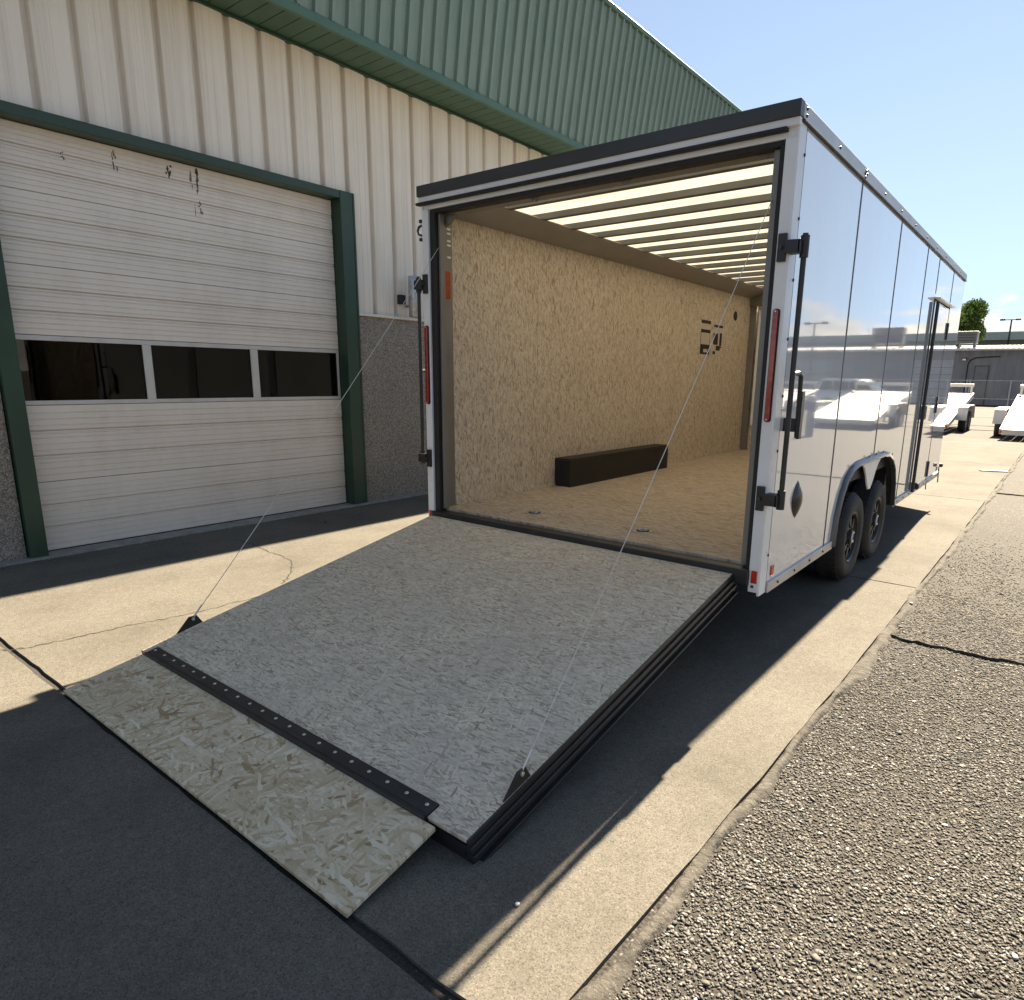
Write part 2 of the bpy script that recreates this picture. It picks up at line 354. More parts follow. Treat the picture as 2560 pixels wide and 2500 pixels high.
# ------------------------------------------------------------------ mesh helpers
class MB:
    def __init__(s): s.v = []; s.f = []
    def add(s, vs, fs):
        o = len(s.v); s.v += [tuple(map(float, p)) for p in vs]; s.f += [tuple(i + o for i in f) for f in fs]; return s
    def box(s, x0, x1, y0, y1, z0, z1):
        return s.add([(x0, y0, z0), (x1, y0, z0), (x1, y1, z0), (x0, y1, z0), (x0, y0, z1), (x1, y0, z1), (x1, y1, z1), (x0, y1, z1)],
              [(3, 2, 1, 0), (4, 5, 6, 7), (0, 1, 5, 4), (1, 2, 6, 5), (2, 3, 7, 6), (3, 0, 4, 7)])
    def hexa(s, p):  # 8 corners, bottom 4 ccw then top 4
        return s.add(p, [(3, 2, 1, 0), (4, 5, 6, 7), (0, 1, 5, 4), (1, 2, 6, 5), (2, 3, 7, 6), (3, 0, 4, 7)])
    def prism(s, poly, axis, a, b):
        """poly: 2-D outline in the two other axes (cyclic order after `axis`)."""
        n = len(poly)
        def P(q, t):
            r = [0, 0, 0]; r[axis] = t; r[(axis + 1) % 3] = q[0]; r[(axis + 2) % 3] = q[1]; return r
        vs = [P(q, a) for q in poly] + [P(q, b) for q in poly]
        fs = [tuple(range(n - 1, -1, -1)), tuple(range(n, 2 * n))] + [(i, (i + 1) % n, n + (i + 1) % n, n + i) for i in range(n)]
        return s.add(vs, fs)
    def sheet(s, prof, axis, a, b):
        """open profile swept along axis."""
        n = len(prof)
        def P(q, t):
            r = [0, 0, 0]; r[axis] = t; r[(axis + 1) % 3] = q[0]; r[(axis + 2) % 3] = q[1]; return r
        return s.add([P(q, a) for q in prof] + [P(q, b) for q in prof], [(i, i + 1, n + i + 1, n + i) for i in range(n - 1)])
    def tube(s, pts, r, n=10, cap=True):
        pts = [Vector(p) for p in pts]; rs = r if isinstance(r, (list, tuple)) else [r] * len(pts)
        o = len(s.v); up = None
        for i, p in enumerate(pts):
            d = (pts[min(i + 1, len(pts) - 1)] - pts[max(i - 1, 0)]).normalized()
            if up is None: up = d.orthogonal().normalized()
            a = (up - d * up.dot(d)).normalized(); b = d.cross(a); up = a
            for k in range(n):
                t = 2 * math.pi * k / n; s.v.append(tuple(p + (a * math.cos(t) + b * math.sin(t)) * rs[i]))
        for i in range(len(pts) - 1):
            for k in range(n):
                s.f.append((o + i * n + k, o + i * n + (k + 1) % n, o + (i + 1) * n + (k + 1) % n, o + (i + 1) * n + k))
        if cap:
            s.f.append(tuple(o + k for k in range(n - 1, -1, -1))); e = o + (len(pts) - 1) * n; s.f.append(tuple(e + k for k in range(n)))
        return s
    def lathe(s, prof, c, axis=0, n=40, closed=False):
        """prof: list of (radius, offset along axis)."""
        o = len(s.v); m = len(prof)
        for r, t in prof:
            for k in range(n):
                a = 2 * math.pi * k / n; q = [0, 0, 0]; q[axis] = c[axis] + t
                q[(axis + 1) % 3] = c[(axis + 1) % 3] + r * math.cos(a); q[(axis + 2) % 3] = c[(axis + 2) % 3] + r * math.sin(a); s.v.append(tuple(q))
        for i in range(m - 1 + (1 if closed else 0)):
            j = (i + 1) % m
            for k in range(n): s.f.append((o + i * n + k, o + i * n + (k + 1) % n, o + j * n + (k + 1) % n, o + j * n + k))
        return s
    def mesh(s, name, mat, center=True, bevel=0, smooth=False, seg=2):
        me = bpy.data.meshes.new(name); c = Vector((0, 0, 0))
        if center and s.v:
            a = np.array(s.v); lo, hi = a.min(0), a.max(0); c = Vector(((lo + hi) / 2).tolist())
        me.from_pydata([tuple(Vector(p) - c) for p in s.v], [], s.f)
        bm = bmesh.new(); bm.from_mesh(me)
        bmesh.ops.recalc_face_normals(bm, faces=bm.faces)
        if bevel:
            es = [e for e in bm.edges if len(e.link_faces) == 2 and e.calc_face_angle(0) > .5]
            bmesh.ops.bevel(bm, geom=es, offset=bevel, segments=seg, profile=.5, affect='EDGES', clamp_overlap=True)
        bm.to_mesh(me); bm.free()
        if smooth:
            for p in me.polygons: p.use_smooth = True
            try: me.set_sharp_from_angle(angle=R(40))
            except Exception: pass
        if mat is not None: me.materials.append(mat)
        return me, c
    def build(s, name, mat, parent=None, bevel=0, smooth=False, seg=2):
        me, c = s.mesh(name, mat, True, bevel, smooth, seg)
        return place(name, me, c, parent)

def place(name, me, loc, parent=None, rz=0):
    o = bpy.data.objects.new(name, me); col.objects.link(o); o.location = loc
    if rz: o.rotation_euler = (0, 0, rz)
    if parent is not None: o.parent = parent; o.matrix_parent_inverse = parent.matrix_basis.inverted()
    return o
def empty(name, loc, label=None, cat=None, group=None, kind=None):
    o = bpy.data.objects.new(name, None); col.objects.link(o); o.location = loc; o.empty_display_size = .3
    bpy.context.view_layer.update()
    return tag(o, label, cat, group, kind)
def tag(o, label=None, cat=None, group=None, kind=None):
    if label: o['label'] = label
    if cat: o['category'] = cat
    if group: o['group'] = group
    if kind: o['kind'] = kind
    return o
def box(name, mat, parent, x0, x1, y0, y1, z0, z1, bevel=0): return MB().box(x0, x1, y0, y1, z0, z1).build(name, mat, parent, bevel)

G = .045       # top of the concrete apron

# ------------------------------------------------------------------ ground
def edge_x(y): return 2.985 + .030 * (1 - math.exp(-max(0, y + 2.6) / 3)) * 2.6 + .003 * y
def build_ground():
    g = MB(); S = 700
    g.add([(-S, -S, .028), (S, -S, .028), (S, S, .028), (-S, S, .028)], [(0, 1, 2, 3)])
    o = g.build('ground', M['asphalt']); tag(o, 'grey chip seal asphalt lot reaching past the trailer to the horizon', 'asphalt', kind='structure')
    ap = empty('concrete_apron', (0, 0, 0), 'pale concrete apron of jointed slabs under the trailer', 'concrete', kind='structure')
    joints = [-9.0, -2.505, 2.2, 7.2, 12.3, 19.6]
    filler = MB().box(-2.90, 2.98, -9, 19.6, .0, G - .012).build('joint_filler', M['joint_dirt'], ap)
    for i in range(len(joints) - 1):
        wj = .016 if i == 1 or i == 0 else .007
        y0, y1 = joints[i] + wj, joints[i + 1] - (.016 if i == 0 else .007)
        m = MB(); n = 26
        ys = [y0 + (y1 - y0) * k / n for k in range(n + 1)]
        jit = lambda: random.uniform(-.004, .004)
        right = [(edge_x(y) + .004 + jit(), y) for y in ys]
        left = [(-2.93, y1), (-2.93, y0)]
        # broken, slightly ragged slab ends
        nx = 60
        top = [(edge_x(y1) - (edge_x(y1) + 2.93) * k / nx, y1 - abs(random.gauss(0, .0035))) for k in range(1, nx)]
        bot = [(-2.93 + (edge_x(y0) + 2.93) * k / nx, y0 + abs(random.gauss(0, .0035))) for k in range(1, nx)]
        poly = right + top + left + bot
        m.prism(poly, 2, .002, G)
        m.build('slab', M['concrete'], ap)
    # threshold step along the building
    box('footing', M['curb_concrete'], ap, -3.1, -2.80, -9, 19, .0, G + .012, .006)
    # cracks: thin jagged lines
    def crack(pts, w):
        m = MB(); P = []
        for a, b in zip(pts[:-1], pts[1:]):
            n = max(2, int(math.dist(a, b) / .025))
            for k in range(n):
                t = k / n; P.append((a[0] + (b[0] - a[0]) * t + random.gauss(0, .007), a[1] + (b[1] - a[1]) * t + random.gauss(0, .007)))
        P.append(pts[-1]); vs = []; fs = []
        for i, p in enumerate(P):
            q = P[min(i + 1, len(P) - 1)]; r = P[max(i - 1, 0)]
            dx, dy = q[0] - r[0], q[1] - r[1]; L = math.hypot(dx, dy) or 1
            ww = w * random.uniform(.25, 1.0)
            vs += [(p[0] - dy / L * ww, p[1] + dx / L * ww, G + .0022), (p[0] + dy / L * ww, p[1] - dx / L * ww, G + .0022)]
        fs = [(2 * i, 2 * i + 1, 2 * i + 3, 2 * i + 2) for i in range(len(P) - 1)]
        m.add(vs, fs); m.build('crack', M['crack'], ap)
    return ap, crack
apron, crack = build_ground()

import math as _m
def cam_ground(u, v, z=G):
    """photo pixel (2560x2500) to the ground plane it shows"""
    Rm = Euler((1.349, -.015, .655)).to_matrix(); d = Rm @ Vector(((u - 1364.302) / 1670.424, -(v - 1318.906) / 1670.424, -1))
    t = (z - 1.594) / d.z; return (3.772 + d.x * t, -3.479 + d.y * t)
k = 1.3128
crack([cam_ground(a * k, b * k) for a, b in ((-20, 1242), (60, 1232), (150, 1213), (240, 1192), (310, 1180), (380, 1165), (450, 1147), (520, 1130))], .006)
crack([cam_ground(a * k, b * k) for a, b in ((445, 1028), (480, 1036), (510, 1050), (535, 1058), (557, 1070), (555, 1090), (545, 1103), (535, 1112))], .007)
crack([(3.0 + .1, 1.0), (3.3, 1.06), (3.65, 1.05), (4.1, 1.12), (5.2, 1.05), (7, 1.2)], .001)

def ribbon(name, path, widths, mat, parent, h0, seed, lump=.008):
    """lumpy bead of sealant lying on the ground"""
    rr = random.Random(seed); n = len(path); m = 7; vs = []; fs = []
    ph = [rr.uniform(0, 6.28) for _ in range(6)]
    for i, (x, y) in enumerate(path):
        a = path[max(i - 1, 0)]; b = path[min(i + 1, n - 1)]; dx, dy = b[0] - a[0], b[1] - a[1]; L = math.hypot(dx, dy) or 1
        nx, ny = -dy / L, dx / L
        s = i * .03
        wl = widths[i] * (1 + .28 * math.sin(s * 9 + ph[0]) + .18 * math.sin(s * 23 + ph[1]) + rr.uniform(-.1, .1))
        wr = widths[i] * (1 + .28 * math.sin(s * 7 + ph[2]) + .18 * math.sin(s * 19 + ph[3]) + rr.uniform(-.1, .1))
        hh = h0 * (1 + .5 * math.sin(s * 13 + ph[4]) + rr.uniform(-.25, .25))
        for j in range(m):
            t = -1 + 2 * j / (m - 1); w = wl if t < 0 else wr
            vs.append((x + nx * t * w, y + ny * t * w, G - .016 + (hh + .013) * (1 - t * t) ** .6 + (rr.uniform(-1, 1) * lump * .15 if abs(t) < .9 else 0)))
    for i in range(n - 1):
        for j in range(m - 1): fs.append((i * m + j, i * m + j + 1, (i + 1) * m + j + 1, (i + 1) * m + j))
    return MB().add(vs, fs).build(name, mat, parent, smooth=True)
ys = np.arange(-3.2, 19.5, .03)
ribbon('sealant_bead', [(edge_x(y) + .030 + .010 * math.sin(y * 2.3) + .008 * math.sin(y * 5.1), y) for y in ys],
       [.030 + .010 * math.sin(y * 1.7) + .006 * math.sin(y * 4.3) for y in ys], M['tar'], apron, .007, 3)
xs = np.arange(3.09, 7.5, .02)
ribbon('sealant_bead', [(x, 1.0 + .04 * math.sin(x * 3.1) + .05 * (x - 3.1) + .012 * math.sin(x * 17) + .008 * math.sin(x * 41) + random.gauss(0, .004)) for x in xs], [max(.004, .011 + .006 * math.sin(x * 5) + random.gauss(0, .003)) for x in xs], M['joint_dirt'], apron, .003, 5)

for yc, x0, x1, w in ((23.9, -6, 12, .03), (26.8, -8, 14, .045), (34.5, -10, 16, .07), (8.2, 3.15, 9, .007)):
    xs = np.arange(x0, x1, .06 if w > .02 else .03)
    ribbon('sealant_bead', [(x, yc + .25 * w * 10 * math.sin(x * .9 + yc) + random.gauss(0, w * .25)) for x in xs], [max(w * .3, w * (1 + .4 * math.sin(x * 2.3))) for x in xs], M['joint_dirt'], apron, .003, int(yc))

def build_stones():
    # loose-looking chips of the seal coat, thick near the viewer, thinning with distance
    pts = []
    C = np.array([3.772, -3.479])
    def scatter(x0, x1, y0, y1, dens, rmin, rmax):
        n = int((x1 - x0) * (y1 - y0) * dens); p = np.stack([rng.uniform(x0, x1, n), rng.uniform(y0, y1, n)], 1)
        p = p[p[:, 0] > np.array([edge_x(y) for y in p[:, 1]]) + .03 + rng.uniform(0, .05, len(p))]
        # keep a wedge a little wider than the view
        ang = np.arctan2(p[:, 0] - C[0], p[:, 1] - C[1]); p = p[ang < .42]
        r = rmin + (rmax - rmin) * rng.random(len(p)) ** 2.4 + np.where(rng.random(len(p)) < .02, rng.uniform(0, .0055, len(p)), 0)
        d = np.hypot(p[:, 0] - C[0], p[:, 1] - C[1]); keep = rng.random(len(p)) < np.clip(1.05 - (d - 2.4) / 6.0, 0, 1) ** 1.6 * np.clip(.82 + .35 * np.sin(p[:, 0] * 5.1 + 1.3 * np.sin(p[:, 1] * 2.7)) * np.sin(p[:, 1] * 3.7 + 1.7 * np.sin(p[:, 0] * 3.3)), 0, 1)
        p, r = p[keep], r[keep]
        return p, r
    P, Rr = [], []
    for a in ((2.9, 5.2, -3.0, 0, 19000, .0024, .0066), (2.9, 6.6, 0, 6, 12500, .0032, .0068)):
        p, r = scatter(*a); P.append(p); Rr.append(r)
    nj = 5200; jp = np.stack([rng.uniform(-2.6, 3.0, nj), -2.505 + np.clip(rng.normal(0, .008, nj), -.014, .014)], 1)   # grit in the open joint
    P.append(jp); Rr.append(rng.uniform(.0022, .0055, nj))
    zo = [np.zeros(sum(len(q) for q in P))]
    nb = 2600; yb_ = rng.uniform(-3.5, 6, nb); P.append(np.stack([-2.795 + np.abs(rng.normal(0, .035, nb)) * (1 + .8 * np.sin(yb_ * 2.1)), yb_], 1)); Rr.append(rng.uniform(.0015, .006, nb)); zo.append(np.full(nb, G - .0285))   # blown grit at the wall foot
    nc = 700; P.append(np.stack([rng.uniform(-2.7, 2.95, nc), rng.uniform(-3.3, 5, nc)], 1)); Rr.append(.0012 + .0035 * rng.random(nc) ** 4); zo.append(np.full(nc, G - .0285))
    zo = np.concatenate(zo)
    P = np.concatenate(P); r = np.concatenate(Rr); n = len(P)
    bm = bmesh.new(); bmesh.ops.create_icosphere(bm, subdivisions=1, radius=1); bm.verts.ensure_lookup_table()
    bv = np.array([v.co[:] for v in bm.verts]); bf = np.array([[v.index for v in f.verts] for f in bm.faces]); bm.free()
    V = bv[None] * (1 + rng.uniform(-.38, .38, (n, len(bv), 1)))
    sc = np.stack([rng.uniform(.9, 1.7, n), rng.uniform(.7, 1.15, n), rng.uniform(.26, .46, n)], 1) * r[:, None]
    V = V * sc[:, None]
    th = rng.uniform(0, 6.283, n); c, s = np.cos(th)[:, None], np.sin(th)[:, None]
    tx = rng.normal(0, .22, n)[:, None]
    y_, z_ = V[..., 1] * np.cos(tx) - V[..., 2] * np.sin(tx), V[..., 1] * np.sin(tx) + V[..., 2] * np.cos(tx)
    x_ = V[..., 0]
    V = np.stack([x_ * c - y_ * s + P[:, :1], x_ * s + y_ * c + P[:, 1:2], z_ + (.0295 + zo + r * .12)[:, None]], 2)
    F = (bf[None] + (np.arange(n) * len(bv))[:, None, None]).reshape(-1, 3)
    me = bpy.data.meshes.new('aggregate'); me.vertices.add(n * len(bv)); me.vertices.foreach_set('co', V.reshape(-1).astype(np.float32))
    me.loops.add(F.size); me.loops.foreach_set('vertex_index', F.reshape(-1).astype(np.int32))
    me.polygons.add(len(F)); me.polygons.foreach_set('loop_start', np.arange(0, F.size, 3, dtype=np.int32))
    me.update(calc_edges=True); me.validate(); me.materials.append(M['stones'])
    o = place('stone_chips', me, (0, 0, 0)); tag(o, 'pale stone chips bedded in the asphalt at the right', 'gravel', kind='stuff')
    print('stones', n)
build_stones()

# ------------------------------------------------------------------ workshop building on the left
XW = -2.943
def build_workshop():
    b = empty('workshop_building', (XW, 2, 0), 'beige ribbed metal workshop with green eaves and a big sectional door', 'building')
    Y0, Y1 = -7.7, 16.0
    dl, dr, dt = -1.69, 1.42, 3.47          # door opening
    # lower exposed aggregate wall, two stretches
    ZA = 2.26
    box('aggregate_wall', M['aggregate'], b, XW - .18, XW + .01, Y0, dl - .14, .0, ZA)
    box('aggregate_wall', M['aggregate'], b, XW - .18, XW + .01, dr + .17, Y1, .0, ZA)
    box('base_flashing', M['beige_wall'], b, XW - .02, XW + .045, Y0, dl - .16, ZA, ZA + .03, .004)
    box('base_flashing', M['beige_wall'], b, XW - .02, XW + .045, dr + .19, Y1, ZA, ZA + .03, .004)
    # ribbed wall sheets: one fluted sheet per pitch
    pitch = .3205; rib0 = -1.299
    def sheet_mesh(z0, z1, clip=None):
        # profile in (y, x): groove then pan with two soft creases
        pr = [(0, -.052), (.006, -.054), (.050, -.054), (.058, -.004), (.062, .0), (.075, .004), (.130, .013), (.136, .009), (.18, .009), (.186, .012), (.265, .006), (pitch - .012, .002), (pitch - .006, .0), (pitch - .003, -.010), (pitch, -.052)]
        if clip: pr = [(max(y, clip[0]), x) for y, x in pr if clip[0] - .03 < y < clip[1]]
        m = MB(); n = len(pr)
        m.add([(x, y, z0) for y, x in pr] + [(x, y, z1) for y, x in pr], [(i, i + 1, n + i + 1, n + i) for i in range(n - 1)])
        return m.mesh('wall_sheet', M['beige_wall'], False)[0]
    tall = sheet_mesh(ZA + .03, 4.86); short = sheet_mesh(3.56, 4.86)
    i0 = int((Y0 - rib0) / pitch) - 1
    y = rib0 + i0 * pitch - .03
    while y < Y1 - pitch:
        over = y + pitch > dl - .13 and y < dr + .16
        place('wall_sheet', short if over else tall, (XW, y, 0), b)
        if over and y < dr + .19 < y + pitch: place('wall_sheet', sheet_mesh(ZA + .03, 3.559, (dr + .19 - y, 9)), (XW, y, 0), b)
        if over and y < dl - .13 < y + pitch: place('wall_sheet', sheet_mesh(ZA + .03, 3.559, (-1, dl - .132 - y)), (XW, y, 0), b)
        y += pitch
    # slices beside the door frame that stay beige below the lintel
    box('wall_backing', M['beige_wall'], b, XW - .20, XW - .06, Y0, dl - .14, ZA, 7.0)
    box('wall_backing', M['beige_wall'], b, XW - .20, XW - .06, dr + .17, Y1, ZA, 7.0)
    box('wall_backing', M['beige_wall'], b, XW - .20, XW - .06, dl - .139, dr + .169, dt + .09, 7.0)
    box('wall_end', M['beige_wall'], b, -16, XW - .2, Y0, Y0 + .2, 0, 7.0)
    box('wall_end', M['beige_wall'], b, -16, XW - .2, Y1 - .2, Y1, 0, 7.0)
    box('rear_wall', M['room'], b, -16.2, -16, Y0, Y1, 0, 7.0)
    box('roof', M['white_metal'], b, -16.2, XW - .05, Y0, Y1, 7.0, 7.05)
    box('room_floor', M['room'], b, -15.9, XW - .21, Y0 + .21, Y1 - .21, .03, .06)
    # green door frame
    fr = box('door_frame', M['frame_green'], b, XW - .16, XW + .075, dr + .002, dr + .165, .03, dt + .085, .006)
    box('jamb', M['frame_green'], fr, XW - .16, XW + .075, dl - .13, dl - .002, .03, dt + .085, .006)
    box('lintel', M['frame_green'], fr, XW - .16, XW + .072, dl - .001, dr + .001, dt, dt + .083, .006)
    box('jamb_flange', M['frame_green'], fr, XW + .012, XW + .078, dr + .166, dr + .19, .03, dt + .083, .003)
    # sectional door
    xd = XW - .085
    def section(z0, z1):
        m = MB(); zz = z0 + .002; pr = [(zz, -.022), (zz, -.004), (zz + .004, 0)]
        H = z1 - z0; nmod = 3; mod = (H - .02) / nmod
        for q in range(nmod):
            a = z0 + .006 + q * mod
            for t in (.25, .5, .75):     # fine lines
                c = a + t * mod; pr += [(c - .005, 0), (c - .002, -.006), (c + .002, -.006), (c + .005, 0)]
            if q < nmod - 1:             # deeper step between the ribs
                c = a + mod; pr += [(c - .022, 0), (c - .018, -.010), (c - .010, -.012), (c - .006, -.003), (c + .004, -.003), (c + .010, -.018), (c + .014, -.018), (c + .017, .0)]
        pr += [(z1 - .006, 0), (z1 - .002, -.004), (z1 - .002, -.022)]
        n = len(pr); ya, yb = dl + .006, dr - .006
        m.add([(xd + d, ya, z) for z, d in pr] + [(xd + d, yb, z) for z, d in pr], [(i, i + 1, n + i + 1, n + i) for i in range(n - 1)])
        return m
    gd = section(.062, .656).build('garage_door', M['beige_door'], b)
    for z0, z1 in ((.656, 1.30), (1.868, 2.416), (2.416, 2.978), (2.978, 3.468)):
        section(z0, z1).build('door_section', M['beige_door'], gd)
    box('bottom_seal', M['black_rubber'], gd, xd - .03, xd + .004, dl + .006, dr - .006, .05, .064)
    # glazed section
    zb, zt = 1.337, 1.826
    xs_ = xd - .012
    box('sash_rail', M['pvc'], gd, xs_ - .02, xs_ + .016, dl + .006, dr - .006, 1.302, zb, .003)
    box('sash_rail', M['pvc'], gd, xs_ - .02, xs_ + .016, dl + .006, dr - .006, zt, 1.866, .003)
    st = [(dl + .006, dl + .03), (-.707, -.632), (.334, .414), (dr - .034, dr - .006)]
    for a, c in st: box('mullion', M['pvc'], gd, xs_ - .018, xs_ + .014, a, c, zb + .0005, zt - .0005, .003)
    for (a, c), (e, f) in zip(st[:-1], st[1:]):
        box('pane', M['glass'], gd, xs_ - .008, xs_ - .004, c, e, zb, zt)
        o_ = .008
        for q in (c, e - o_): box('gasket', M['black_rubber'], gd, xs_ - .003, xs_ + .004, q, q + o_, zb, zt)
    # worn black marks near the head of the door
    for (ym, zm, w, h) in ((-.055, 3.34, .030, .20), (-.115, 3.36, .012, .16), (-.32, 3.36, .035, .12), (-.76, 3.36, .018, .14), (-.05, 3.10, .022, .12), (-.10, 3.08, .008, .10), (-1.15, 3.3, .02, .05)):
        for q in range(7):
            yc, zc_ = ym + random.gauss(0, w * .45), zm + random.uniform(-.5, .5) * h; hh = h * random.uniform(.08, .28); ww = w * random.uniform(.15, .5); n = 11
            P = [(yc + ww * random.uniform(.35, 1) * math.cos(2 * math.pi * a / n), zc_ + hh * random.uniform(.35, 1) * math.sin(2 * math.pi * a / n)) for a in range(n)]
            MB().prism(P, 0, xd + .0004, xd + .0014 + q * .0002).build('worn_mark', M['rust'], gd)
    # soffit boards
    ZS = 4.85; XO = -2.392; sp = .163
    sm = MB(); sm.add([(XW - .02, 0, ZS), (XO + .03, 0, ZS), (XO + .03, .004, ZS), (XW - .02, .004, ZS), (XW - .02, .004, ZS - .0), (XO + .03, .004, ZS)], [])
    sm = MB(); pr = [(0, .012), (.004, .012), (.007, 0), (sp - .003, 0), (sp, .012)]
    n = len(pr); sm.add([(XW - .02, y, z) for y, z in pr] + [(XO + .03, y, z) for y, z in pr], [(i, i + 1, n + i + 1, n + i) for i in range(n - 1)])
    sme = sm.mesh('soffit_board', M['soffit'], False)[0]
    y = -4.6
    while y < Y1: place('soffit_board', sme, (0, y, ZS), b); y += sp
    box('eave_trim', M['mansard_trim'], b, XO - .012, XO + .035, -4.7, Y1, ZS - .035, ZS + .05, .006)
    box('wall_trim', M['frame_green'], b, XW - .02, XW + .028, -4.7, Y1, ZS - .03, ZS - .001, .004)
    # mansard: leaning ribbed green sheets
    XT, ZT = -2.13, 6.66; p2 = .186
    pr = [(0, 0), (.060, 0), (.070, .040), (.096, .040), (.106, 0), (p2, 0)]
    mm = MB(); n = len(pr)
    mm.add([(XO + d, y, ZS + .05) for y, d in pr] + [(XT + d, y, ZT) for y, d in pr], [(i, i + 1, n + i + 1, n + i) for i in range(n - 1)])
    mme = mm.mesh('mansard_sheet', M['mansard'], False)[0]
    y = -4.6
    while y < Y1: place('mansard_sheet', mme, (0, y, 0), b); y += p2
    box('mansard_cap', M['mansard_trim'], b, XT - .10, XT + .05, -4.7, Y1, ZT - .01, ZT + .055, .008)
    MB().hexa([(XT - .6, -4.6, ZT - .3), (XT - .06, -4.6, ZT - .3), (XT - .06, Y1, ZT - .3), (XT - .6, Y1, ZT - .3), (XT - .6, -4.6, ZT - .02), (XT - .06, -4.6, ZT - .02), (XT - .06, Y1, ZT - .02), (XT - .6, Y1, ZT - .02)]).build('mansard_back', M['room'], b)
    return b
workshop = build_workshop()

def build_sconce():
    t = empty('wall_sconce', (XW + .16, 2.37, 2.29), 'silver cylinder fixture on the beige wall beside the trailer corner', 'wall fixture')
    MB().lathe([(.001, 0), (.066, 0), (.070, .006), (.070, .47), (.066, .476), (.001, .476)], (XW + .17, 2.37, 2.29), 2, 32).build('cylinder', M['galv'], t, smooth=True)
    MB().tube([(XW + .02, 2.37, 2.42), (XW + .11, 2.37, 2.42)], .018, 10).build('arm', M['galv'], t)
    box('junction_box', M['dark_steel'], t, XW + .0, XW + .06, 2.24, 2.33, 2.44, 2.55, .006)
build_sconce()

